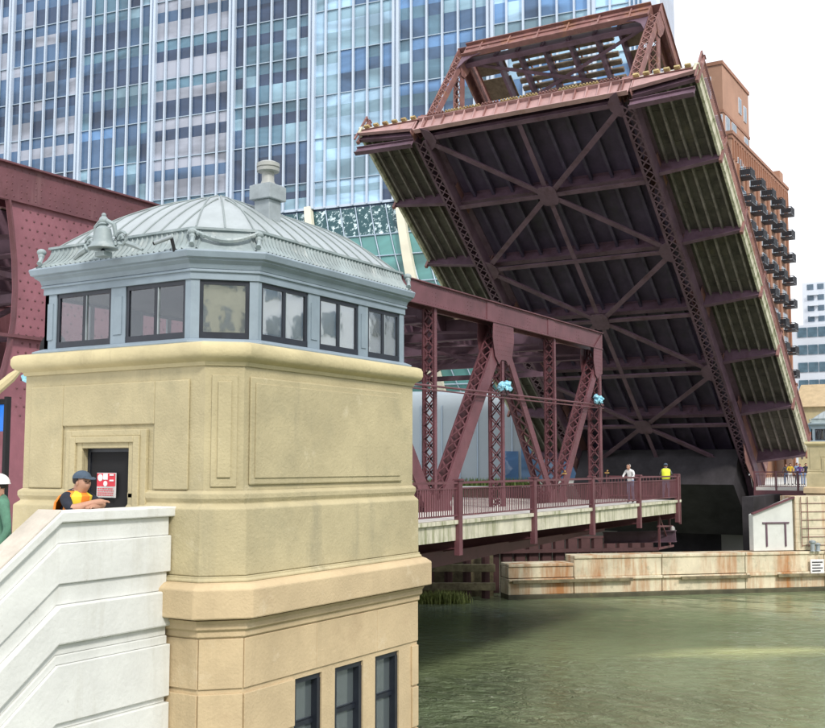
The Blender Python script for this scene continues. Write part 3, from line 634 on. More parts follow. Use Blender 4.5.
# ------------------------------------------------------------------ bridge house
def bridge_house(name, ox, oy, label, full):
    rt = root(name, (ox, oy, WZ), label, 'building', 'stone bridge tender houses')
    X1, Y1, c = 4.62, 3.50, .33
    def T(p): return (p[0] + ox, p[1] + oy)
    foot = [T(p) for p in [(c, 0), (X1 - c, 0), (X1, c), (X1, Y1), (0, Y1), (0, c)]]
    def sw(nm, prof, m, **k): b = MB(); sweep(b, foot, prof); return part(nm, b, m, rt, bevel=k.get('bevel', 0), smooth=k.get('smooth', False))
    def bx(b, x0, x1, y0, y1, z0, z1): return b.box(ox + x0, ox + x1, oy + y0, oy + y1, z0, z1)
    zb = WZ - 1
    # upper wall with the door cut out of the west face: build as pieces
    dz0, dz1, dy0, dy1 = -1.75, .215, 1.52, 2.34
    b = MB(); sweep(b, foot, [(0, -.30), (0, 1.22)])
    w_up = part('upper_wall', b, 'stone', rt)
    b = MB(); sweep(b, foot, [(.085, -1.30), (.085, -.52), (.02, -.46), (.05, -.40), (.05, -.34), (.0, -.302)]); w_pl = part('plinth_wall', b, 'stone', rt, bevel=.012)
    if full:
        cut = MB(); cut.box(ox - .5, ox + .6, oy + dy0, oy + dy1, dz0, dz1)
        cme = cut.mesh('door_cut', 'stone'); 
        for w in (w_up, w_pl):
            co = bpy.data.objects.new('door_cut', cme); COL.objects.link(co); co.location = (0, 0, 0)
            md = w.modifiers.new('cut', 'BOOLEAN'); md.object = co; md.operation = 'DIFFERENCE'; md.solver = 'EXACT'
            dg = bpy.context.evaluated_depsgraph_get(); nm = bpy.data.meshes.new_from_object(w.evaluated_get(dg))
            w.modifiers.clear(); w.data = nm; bpy.data.objects.remove(co)
    sw('coping', [(.02, 1.19), (.035, 1.235), (.08, 1.26), (.13, 1.29), (.15, 1.34), (.148, 1.41), (.125, 1.455), (.07, 1.475)], 'coping', smooth=True)
    sw('plinth_moulding', [(.13, -1.37), (.13, -1.345), (.105, -1.33), (.105, -1.304)], 'stone', bevel=.008)
    sw('belt_course', [(.14, -1.80), (.27, -1.775), (.27, -1.44), (.19, -1.385), (.13, -1.372)], 'stone_low', bevel=.015)
    sw('belt_moulding', [(.075, -2.02), (.10, -2.0), (.10, -1.94), (.14, -1.91), (.14, -1.85), (.17, -1.804)], 'stone_low', bevel=.008)
    # lower wall: ashlar blocks as separate pieces on the two faces and the chamfer
    wins = [(1.30, 1.89), (2.19, 2.86), (3.17, 3.80)] if full else []
    b = MB(); sweep(b, foot, [(.062, zb), (.062, -2.022)])
    if full:
        lw = part('lower_wall', b, 'stone_low', rt)
        cut = MB()
        for (a, e) in wins: cut.box(ox + a, ox + e, oy - .4, oy + .35, -4.3, -2.67)
        co = bpy.data.objects.new('window_cut', cut.mesh('window_cut', 'stone_low')); COL.objects.link(co)
        md = lw.modifiers.new('cut', 'BOOLEAN'); md.object = co; md.solver = 'EXACT'
        dg = bpy.context.evaluated_depsgraph_get(); nm = bpy.data.meshes.new_from_object(lw.evaluated_get(dg)); lw.modifiers.clear(); lw.data = nm; bpy.data.objects.remove(co)
    else: part('lower_wall', b, 'stone_low', rt)
    def block(p0, p1, z0, z1, th):   # ashlar block on the wall between plan points
        p0 = Vector(p0); p1 = Vector(p1); d = (p1 - p0).normalized(); n = Vector((d.y, -d.x))
        b = MB(); g = .0015; a0 = p0 + d * g; a1 = p1 - d * g
        b.hexa([(a0.x, a0.y, z0), (a0.x + n.x * th, a0.y + n.y * th, z0), (a1.x + n.x * th, a1.y + n.y * th, z0), (a1.x, a1.y, z0), (a0.x, a0.y, z1), (a0.x + n.x * th, a0.y + n.y * th, z1), (a1.x + n.x * th, a1.y + n.y * th, z1), (a1.x, a1.y, z1)])
        b.f = [f[::-1] for f in b.f]
        part('stone_block', b, 'stone_low', rt, bevel=.007)
    base = offset_poly(foot, .062)
    fr = lambda t: (base[0].x + (base[1].x - base[0].x) * t, base[0].y)
    rows = [(-2.60, -2.026)] + [(-2.68 - .60 * (i + 1) + .05, -2.66 - .60 * i) for i in range(8)]
    for r, (z0, z1) in enumerate(rows):
        th = .022 if r == 0 else .03
        block(base[5], base[0], z0, z1, th)
        if r == 0: xs = [0, .36, .72, 1.0]
        else: xs = None
        if xs:
            for i in range(3): block(fr(xs[i]), fr(xs[i + 1]), z0, z1, th)
        elif full and -4.4 < z0:
            block(fr(0), fr(.245 if r % 2 else .235), z0, z1, th); block(fr(.955 if r % 2 else .958), fr(1), z0, z1, th)
        else:
            k = 2 + r % 2
            for i in range(k): block(fr(i / k), fr((i + 1) / k), z0, z1, th)
        for i in range(3): 
            a = Vector(base[4]).lerp(Vector(base[5]), i / 3); e = Vector(base[4]).lerp(Vector(base[5]), (i + 1) / 3); block(a, e, z0, z1, th)
    for (a, e) in wins:
        wr = MB(); zt = -2.67
        bx(wr, a, e, -.03, .1, zt - .07, zt - .002); bx(wr, a + .002, a + .07, -.04, .11, -4.3, zt - .07); bx(wr, e - .07, e - .002, -.04, .11, -4.3, zt - .07)
        w = part('lower_window', wr, 'sash', rt)
        wr = MB(); bx(wr, a + .07, e - .07, .02, .08, -3.30, -3.24); bx(wr, a + .07, e - .07, .03, .07, -3.235, -3.225)
        part('sash_bar', wr, 'sash', w)
        wr = MB(); bx(wr, a + .07, e - .07, .055, .06, -4.3, zt - .07); part('pane', wr, 'glass_low', w)
        wr = MB(); bx(wr, a, e, .3, .33, -4.3, zt); part('blind', wr, 'dark', w)  # dark sheet standing in for the unlit room behind the window
    # raised panels
    b = MB(); bx(b, .42, 4.04 - .1, -.035, -.001, -.24, 1.07); part('wall_panel', b, 'stone', rt, bevel=.02)
    b = MB(); bx(b, .50, 3.86, -.05, -.036, -.16, .99); part('wall_panel_inset', b, 'stone', rt, bevel=.012)
    # narrow panel on the chamfer
    p0 = Vector(foot[5]); p1 = Vector(foot[0]); d = (p1 - p0).normalized(); n = Vector((d.y, -d.x))
    for (t0, t1, th, z0, z1) in ((.17, .83, .02, -.26, 1.08), (.33, .67, .045, -.15, 1.0)):
        a0 = p0.lerp(p1, t0) + n * .001; a1 = p0.lerp(p1, t1) + n * .001
        b = MB(); b.prism([(a0.x, a0.y, z0), (a1.x, a1.y, z0), (a1.x, a1.y, z1), (a0.x, a0.y, z1)], (n.x * th, n.y * th, 0)); part('chamfer_panel', b, 'stone', rt, bevel=.008)
    # west face: panel pieces round the stepped door surround
    b = MB(); bx(b, -.03, -.001, 2.74, 3.36, -.32 + .02, 1.03); bx(b, -.03, -.001, .56, 1.12, -.298, 1.03); bx(b, -.03, -.001, 1.12, 2.74, .50, 1.03)
    part('wall_panel', b, 'stone', rt, bevel=.015)
    for (e, th, zt) in ((.30, .055, .44), (.20, .08, .36), (.10, .05, .29)):
        b = MB()
        bx(b, -th, -.002, dy0 - e, dy0 - e + .1, -1.7, zt); bx(b, -th, -.002, dy1 + e - .1, dy1 + e, -1.7, zt); bx(b, -th, -.002, dy0 - e + .1, dy1 + e - .1, zt - .1 + .02, zt)
        part('door_surround', b, 'stone', rt, bevel=.01)
    if full:
        b = MB(); bx(b, .07, .11, dy0 + .001, dy1 - .001, -1.74, dz1 - .001); d_ = part('door', b, 'black', rt)
        b = MB(); bx(b, .05, .07, dy0 + .001, dy0 + .05, -1.74, dz1 - .001); bx(b, .05, .07, dy1 - .05, dy1 - .001, -1.74, dz1 - .001); bx(b, .05, .07, dy0 + .05, dy1 - .05, dz1 - .05, dz1 - .001); part('door_frame', b, 'sash', d_)
    # ---- timber lantern storey
    X0w, Y0w, X1w, Y1w, cw = .05, .05, X1 + .08, Y1 - .27, .58
    wp = [T(p) for p in [(X0w + cw, Y0w), (X1w - cw, Y0w), (X1w, Y0w + cw), (X1w, Y1w), (X0w, Y1w), (X0w, Y0w + cw)]]
    def sww(nm, prof, m, **k): b = MB(); sweep(b, wp, prof); return part(nm, b, m, rt, bevel=k.get('bevel', 0), smooth=k.get('smooth', False))
    sww('sill_board', [(.11, 1.477), (.11, 1.50), (.04, 1.53), (.0, 1.545)], 'wood', bevel=.005)
    sww('header_board', [(.02, 2.272), (.02, 2.36), (.045, 2.365), (.045, 2.39), (.035, 2.40)], 'wood', bevel=.004)
    sww('cornice', [(.04, 2.402), (.05, 2.43), (.06, 2.46), (.11, 2.50), (.11, 2.515), (.145, 2.53), (.165, 2.60), (.155, 2.62)], 'wood', bevel=.004)
    sww('roof_frieze', [(.14, 2.622), (.10, 2.65), (.05, 2.70), (.0, 2.76), (-.03, 2.83), (-.04, 2.89), (-.01, 2.90), (-.01, 2.93), (-.07, 2.945)], 'copper', smooth=True)
    # interior floor, a few fittings
    b = MB(); sweep(b, wp, [(-.06, 1.50), (-.06, 1.55)]); part('room_floor', b, 'room', rt)
    b = MB(); sweep(b, wp, [(-.06, 2.26), (-.06, 2.271)]); part('room_ceiling', b, 'room', rt)
    b = MB(); bx(b, 1.6, 3.2, 1.3, 2.1, 1.55, 1.85); part('control_desk', b, 'room', rt)
    # windows along each face: (face, fraction start, end, double)
    faces = [(wp[5], wp[0]), (wp[0], wp[1]), (wp[1], wp[2]), (wp[2], wp[3]), (wp[3], wp[4]), (wp[4], wp[5])]
    X2 = lambda px: px
    layout = {0: [(.13, .87, 0)],
              1: [(.03, .32, 1), (.475, .745, 1), (.89, 1.12, 1)],
              2: [(.13, .87, 0)],
              3: [(.06, .46, 1), (.54, .94, 1)],
              4: [(.04, .30, 1), (.37, .63, 1), (.70, .96, 1)],
              5: [(.085, .475, 1), (.575, .965, 1)]}
    layout[1] = [(.02, .30, 1), (.375, .645, 1), (.715, .965, 1)]
    zs0, zs1 = 1.56, 2.262
    for fi, (p0, p1) in enumerate(faces):
        p0 = Vector(p0); p1 = Vector(p1); d = (p1 - p0).normalized(); n = Vector((d.y, -d.x)); L = (p1 - p0).length
        def fb(b, s0, s1, o0, o1, z0, z1):
            pts = [p0 + d * s0 + n * o0, p0 + d * s1 + n * o0, p0 + d * s1 + n * o1, p0 + d * s0 + n * o1]
            if o1 > o0: pts = [pts[0], pts[3], pts[2], pts[1]]
            pts = pts[::-1] if False else pts
            b.hexa([(q.x, q.y, z0) for q in pts] + [(q.x, q.y, z1) for q in pts]); 
        edges = [0] + [x for w in layout[fi] for x in (w[0], w[1])] + [1]
        for k in range(0, len(edges), 2):
            s0, s1 = edges[k] * L, edges[k + 1] * L
            b = MB(); fb(b, s0 + (.001 if k else 0), s1 - (.001 if k < len(edges) - 2 else 0), -.07, .0, 1.546, 2.271)
            if s1 - s0 > .2:
                fb(b, s0 + .06, s1 - .06, .0, .012, 1.66, 2.15)
            part('post', b, 'wood', rt)
        for (a, e, dbl) in layout[fi]:
            s0, s1 = a * L + .002, e * L - .002; t = .045
            b = MB(); fb(b, s0, s1, -.05, -.015, zs1 - t, zs1 + .008); fb(b, s0, s1, -.05, -.01, zs0 - .012, zs0 + t + .02); fb(b, s0, s0 + t, -.05, -.015, zs0 + t + .02, zs1 - t); fb(b, s1 - t, s1, -.05, -.015, zs0 + t + .02, zs1 - t)
            w = part('window', b, 'sash', rt)
            if dbl:
                m_ = (s0 + s1) / 2; b = MB(); fb(b, m_ - .028, m_ + .028, -.055, -.02, zs0 + t + .02, zs1 - t); part('mullion', b, 'sash', w)
                b = MB(); fb(b, m_ + .03, m_ + .045, -.05, -.018, zs0 + t + .02, zs1 - t); part('sash_strip', b, 'galv', w)
            b = MB(); fb(b, s0 + t, s1 - t, -.036, -.032, zs0 + t + .02, zs1 - t); part('pane', b, 'glass_mirror' if fi in (0, 1) and full else 'glass', w)
            if fi in (0, 1, 3):
                b = MB(); nb = 14; zz = zs0 + .06
                if fi == 0: fb(b, s0 + .03, s1 - .03, -.075, -.07, zs0, zs1)
                else:
                    fb(b, s0 + .03, s1 - .03, -.085, -.08, zs0 + (.10 if a < .3 else .02), zs1)
                part('blind', b, 'blind', w)  # pale sheet behind the pane, added to stand in for reflected buildings
    # ---- frieze fluting: small ribs following the concave profile
    b = MB(); prof = [(.13, 2.63), (.09, 2.66), (.046, 2.71), (.0, 2.77), (-.03, 2.84), (-.04, 2.885)]
    for fi, (p0, p1) in enumerate(faces):
        if fi in (2, 3, 4): continue
        q0 = [offset_poly(wp, o) for o, z in prof]; i0 = {0: 5, 1: 0, 5: 4}[fi]; i1 = (i0 + 1) % 6
        L = (Vector(wp[i1]) - Vector(wp[i0])).length; nrib = int(L / (.075 if fi == 1 else .085))
        for k in range(1, nrib):
            t = k / nrib
            if fi == 0 and .12 < t < .88: continue
            pts = [Vector((*(q0[j][i0].lerp(q0[j][i1], t)), prof[j][1])) for j in range(len(prof))]
            d = (Vector(wp[i1]) - Vector(wp[i0])).normalized(); n = Vector((d.y, -d.x, .6)).normalized(); d3 = Vector((d.x, d.y, 0))
            rs = [[p - d3 * .018, p + n * .022, p + d3 * .018] for p in pts]
            b.rings(rs, False, False, False)
    part('flutes', b, 'copper', rt, smooth=True, kind='stuff')
    # garland on the chamfer, corner rosettes, scroll ends
    f0 = offset_poly(wp, -.01)[5]; f1 = offset_poly(wp, -.01)[0]
    c0 = Vector((f0.x, f0.y, 2.86)); c1 = Vector((f1.x, f1.y, 2.86)); nn = Vector((-.707, -.707, 0))
    b = MB(); pts = []
    for k in range(13):
        t = k / 12; p = c0.lerp(c1, t) + nn * (.04 + .05 * math.sin(math.pi * t)); p.z = 2.88 - .13 * math.sin(math.pi * t); pts.append(p)
    b.tube(pts, [.018 + .018 * math.sin(math.pi * k / 12) for k in range(13)], 6)
    for k in range(1, 12): b.ball(pts[k] + Vector((0, 0, random.uniform(-.01, .01))), .033, n=6, m=4)
    part('garland', b, 'copper', rt, smooth=True)
    corners = [c0, c1, Vector((*offset_poly(wp, .05)[4], 2.86)), Vector((*offset_poly(wp, .05)[1], 2.86))]
    for cc in corners:
        b = MB(); b.ball(cc + Vector((0, 0, .0)), .065, .065, .05, 9, 6); b.ball(cc + Vector((-.02, -.02, -.06)), .045, n=7, m=5)
        b.tube([cc + Vector((-.02, -.02, -.06)), cc + Vector((-.05, -.05, -.12)), cc + Vector((-.11, -.09, -.18))], [.035, .028, .035], 6)
        part('rosette', b, 'copper', rt, smooth=True)
    # ---- curved roof
    eav = offset_poly(wp, -.12); ne = len(eav); DH = (Y1w - Y0w) / 2 - .12; cen = Vector((ox + (X0w + X1w) / 2, oy + (Y0w + Y1w) / 2))
    def edist(p):
        best = 9
        for i in range(ne):
            a, e = eav[i], eav[(i + 1) % ne]; d = (e - a).normalized(); n = Vector((-d.y, d.x)); best = min(best, (p - a).dot(n))
        return max(best, 0)
    def dz(p, lift=0): d = min(edist(p) / DH, 1); return 2.946 + .78 * (1 - (1 - d) ** 1.75) + lift
    bd = []
    for i in range(ne):
        a, e = eav[i], eav[(i + 1) % ne]; k = max(3, int((e - a).length / .09)); bd += [a.lerp(e, t / k) for t in range(k)]
    b = MB(); rr = []
    for q in range(27):
        f = (q / 26)
        ring = []
        for p in bd:
            c2 = Vector((max(cen.x - .75, min(cen.x + .75, p.x)), cen.y)); w = p.lerp(c2, f); ring.append(Vector((w.x, w.y, dz(w))))
        rr.append(ring)
    b.rings(rr); part('dome', b, 'dome', rt, smooth=True)
    for i in range(ne):
        a, e = eav[i], eav[(i + 1) % ne]; d = (e - a).normalized(); n = Vector((-d.y, d.x)); L = (e - a).length; ns = max(2, int(round(L / .30)))
        for k in range(ns):
            p = a + d * (L * k / ns); pts = []
            dr = n if k else ((a - eav[i - 1]).normalized() * -1 + d).normalized()
            if not k: dr = (cen - a).normalized() if abs((a - cen).x) < 1 else (Vector((max(cen.x - .75, min(cen.x + .75, a.x)), cen.y)) - a).normalized()
            for q in range(40):
                w = p + dr * (q * .05)
                if q and k and (w - a).dot(n) > edist(w) + .012: break
                if edist(w) >= DH - .005: break
                pts.append(Vector((w.x, w.y, dz(w, .008))))
            if len(pts) > 2: b = MB(); b.tube(pts, .012, 5); part('seam', b, 'seam', rt)
    b = MB(); b.tube([(cen.x - .55, cen.y, 3.73), (cen.x + .55, cen.y, 3.73)], .03, 6); part('ridge_roll', b, 'seam', rt)
    # flat ridge plate
    # ---- chimney
    px, py = ox + 1.66, oy + .74
    b = MB(); b.box(px - .13, px + .13, py - .13, py + .13, 3.1, 3.60); ch = part('chimney_base', b, 'galv', rt, bevel=.01)
    b = MB(); b.box(px - .18, px + .18, py - .18, py + .18, 3.60, 3.80); b.box(px - .15, px + .15, py - .15, py + .15, 3.802, 3.82); part('chimney_cap', b, 'galv', rt, bevel=.01)
    b = MB(); b.lathe((px, py, 3.821), [(.11, 0), (.085, .06), (.085, .17), (.1, .18)], 16); b.lathe((px, py, 4.0), [(.10, 0), (.155, .01), (.16, .05), (.145, .055), (.145, .065), (.16, .07), (.16, .12), (.10, .15), (.03, .16)], 18)
    part('chimney_pipe', b, 'cream', rt, smooth=True)
    return rt

house = bridge_house('bridge_house', 9.8, 8.4, 'large tan stone bridge house in front with pale curved metal roof', True)
house2 = bridge_house('bridge_house', 71.8, 10.17, 'distant stone bridge house at the right edge beside the raised leaf', False)

# bell on the front cornice
rt = root('bell', (9.62, 10.17, 2.62), 'grey metal bell with scroll bracket on the cornice of the bridge house', 'bell')
b = MB(); bc = Vector((9.48, 10.17, 2.70))
b.lathe(bc, [(.19, 0), (.185, .02), (.15, .05), (.115, .11), (.105, .19), (.095, .25), (.05, .29), (.02, .30)], 20); part('bell_body', b, 'copper', rt, smooth=True)
b = MB(); b.ball(bc + Vector((0, 0, -.03)), .03); b.tube([bc + Vector((0, 0, .1)), bc + Vector((0, 0, -.03))], .012, 6); part('clapper', b, 'sash', rt)
b = MB(); b.ball(bc + Vector((0, 0, .36)), .06, n=10, m=6); b.ball(bc + Vector((0, 0, .43)), .03); b.lathe(bc + Vector((0, 0, .29)), [(.03, 0), (.07, .02), (.03, .06)], 12); part('finial', b, 'copper', rt, smooth=True)
b = MB()
for sy in (-1, 1):
    pts = []
    for k in range(20):
        a = k / 19 * 3.2 * math.pi; r = .03 + .085 * (k / 19)
        pts.append((9.52, 10.17 + sy * (.28) + sy * r * math.cos(a), 2.80 + r * math.sin(a)))
    b.tube(pts, .022, 6)
    b.tube([(9.52, 10.17 + sy * .18, 2.85), (9.5, 10.17 + sy * .16, 3.0), (9.48, 10.17 + sy * .06, 3.05)], .03, 6)
    b.tube([(9.54, 10.17 + sy * .36, 2.74), (9.55, 10.17 + sy * .48, 2.70), (9.56, 10.17 + sy * .6, 2.64)], [.04, .035, .02], 6)
b.box(9.42, 9.56, 10.09, 10.25, 2.60, 2.66)
part('scroll_bracket', b, 'copper', rt, smooth=True)
# security camera
rt = root('security_camera', (9.70, 9.19, 2.62), 'small grey tube camera mounted on the bridge house cornice', 'camera')
b = MB(); b.tube([(9.56, 9.37, 2.70), (9.66, 9.18, 2.78)], .026, 12); part('housing', b, 'galv', rt, smooth=True)
b = MB(); b.tube([(9.553, 9.385, 2.694), (9.56, 9.37, 2.70)], .022, 12); part('lens', b, 'black', rt)
b = MB(); b.bar((9.70, 9.17, 2.6), (9.66, 9.19, 2.77), .03, .03, (1, 0, 0)); part('arm', b, 'black', rt)
# door sign
rt = root('door_sign', (9.90, 10.2, -.45), 'red and white warning sign hanging in the dark doorway', 'sign')
sx = 9.82
def srect(b, y0, y1, z0, z1, x): b.box(x - .004, x, y0, y1, z0, z1)
def yp(t): return 10.53 - t * .33       # t: 0 left .. 1 right as read
zt_, zb_ = -.10, -.41
b = MB(); b.box(sx, sx + .012, yp(1), yp(0), zb_, zt_); part('sign_board', b, 'signw', rt)
b = MB(); srect(b, yp(.985), yp(.015), zb_ + .14, zt_ - .006, sx - .001); part('red_field', b, 'red', rt)
b = MB(); srect(b, yp(.97), yp(.03), zb_ + .008, zb_ + .132, sx - .001); part('grey_field', b, 'signg', rt)
b = MB()
def disc(b, t, z, r, x, n=14): 
    b.prism([(x, yp(t) + r * math.cos(2 * math.pi * k / n), z + r * math.sin(2 * math.pi * k / n)) for k in range(n)], (-.003, 0, 0))
disc(b, .2, -.16, .045, sx - .006); disc(b, .48, -.235, .035, sx - .006); srect(b, yp(.6), yp(.36), -.185, -.11, sx - .0065)
for r in range(2): srect(b, yp(.92), yp(.7), -.135 - .07 * r, -.115 - .07 * r, sx - .0065)
part('pictograms', b, 'signw', rt)
b = MB(); rnd = random.Random(5)
for r in range(4):
    t = .07
    while t < .9:
        w = rnd.uniform(.03, .12); srect(b, yp(t + w), yp(t), zb_ + .025 + r * .027, zb_ + .036 + r * .027, sx - .006); t += w + .03
part('text_lines', b, 'red', rt, kind='stuff')

# ------------------------------------------------------------------ white stair wall
rt = root('stair_wall', (8.2, 9.3, WZ), 'white painted stone stair wall with sloping cap in front of the bridge house', 'wall')
KX, KZ, SL = 8.02, -.495, .73
YW = 9.15
def wz(x, dz): return KZ + dz + (0 if x >= KX else (x - KX) * SL)
def band(nm, d0, d1, out, thick, m, x1=9.72, bevel=.01):
    b = MB(); yf = YW - out; yb = YW + thick
    x0 = 1.0
    pts = [(x0, wz(x0, d1)), (KX, wz(KX, d1)), (x1, wz(x1, d1)), (x1, wz(x1, d0)), (KX, wz(KX, d0)), (x0, wz(x0, d0))]
    b.prism([(x, yf, z) for x, z in pts], (0, yb - yf, 0))
    return part(nm, b, m, rt, bevel=bevel)
X1W = 9.80
band('cap_stone', 0, -.115, .06, .34, 'white', 9.80, .015)
b = MB()
for (xa, xb) in ((1.0, 3.4), (3.41, 5.8), (5.81, KX)):
    b.prism([(xa, 9.12, wz(xa, .004)), (xb, 9.12, wz(xb, .004)), (xb, 9.12, wz(xb, .02)), (xa, 9.12, wz(xa, .02))], (0, .36, 0))
part('cap_top', b, 'captop', rt)
band('upper_course', -.118, -.335, .0, .28, 'white', 9.68)
band('upper_panel', -.338, -.76, .035, .28, 'white', 9.69)
band('recess_course', -.763, -.98, -.0, .26, 'white', 9.66)
band('belt_band', -.983, -1.39, .065, .3, 'white', 9.70, .02)
band('recess_course', -1.393, -1.50, -.0, .26, 'white', 9.66)
band('moulding', -1.503, -1.60, .02, .27, 'white', 9.66)
band('lower_panel', -1.603, -2.20, .05, .28, 'white', 9.69)
band('recess_course', -2.203, -2.27, .0, .26, 'white', 9.66)
band('base_course', -2.273, -2.9, .05, .28, 'white', 9.69)
b = MB(); b.prism([(1.0, 9.12, -14.0), (9.62, 9.12, -14.0), (9.62, 9.12, KZ - 2.905), (KX, 9.12, KZ - 2.905), (1.0, 9.12, wz(1.0, -2.905))], (0, .28, 0)); part('wall_base', b, 'white', rt)
b = MB()
for i in range(14):
    x = 7.9 - i * .3; b.box(x - .3, x, 9.62, 11.2, -11, -1.78 - (i + 1) * .17)
struct('stairs', b, 'deck')

# ------------------------------------------------------------------ people
def skin_body(name, joints, edges, regions, mats, rootobj=None):
    """joints: name -> (Vector, radius); regions: bone(name pair) -> material slot"""
    names = list(joints); idx = {n: i for i, n in enumerate(names)}
    me = bpy.data.meshes.new(name); me.from_pydata([tuple(joints[n][0]) for n in names], [(idx[a], idx[b]) for a, b in edges], [])
    o = bpy.data.objects.new(name, me); COL.objects.link(o)
    md = o.modifiers.new('skin', 'SKIN'); md.use_smooth_shade = True
    me.skin_vertices.new() if not me.skin_vertices else None
    sv = me.skin_vertices[0].data
    for n in names:
        r = joints[n][1]; sv[idx[n]].radius = (r, r) if not isinstance(r, tuple) else r
    sv[idx['pelvis']].use_root = True
    s = o.modifiers.new('sub', 'SUBSURF'); s.levels = 2; s.render_levels = 2
    dg = bpy.context.evaluated_depsgraph_get(); nm = bpy.data.meshes.new_from_object(o.evaluated_get(dg))
    bpy.data.objects.remove(o)
    nm.materials.clear()
    for m in mats: nm.materials.append(M[m])
    segs = [(joints[a][0], joints[b][0], regions.get((a, b), 0)) for a, b in edges]
    for p in nm.polygons:
        c = p.center; best = 1e9; bi = 0
        for a, b_, r in segs:
            ab = b_ - a; t = max(0, min(1, (c - a).dot(ab) / max(ab.length_squared, 1e-9))); dd = (c - a - ab * t).length
            if dd < best: best = dd; bi = r
        p.material_index = bi; p.use_smooth = True
    ob = bpy.data.objects.new(name, nm); COL.objects.link(ob); ob.parent = rootobj
    return ob

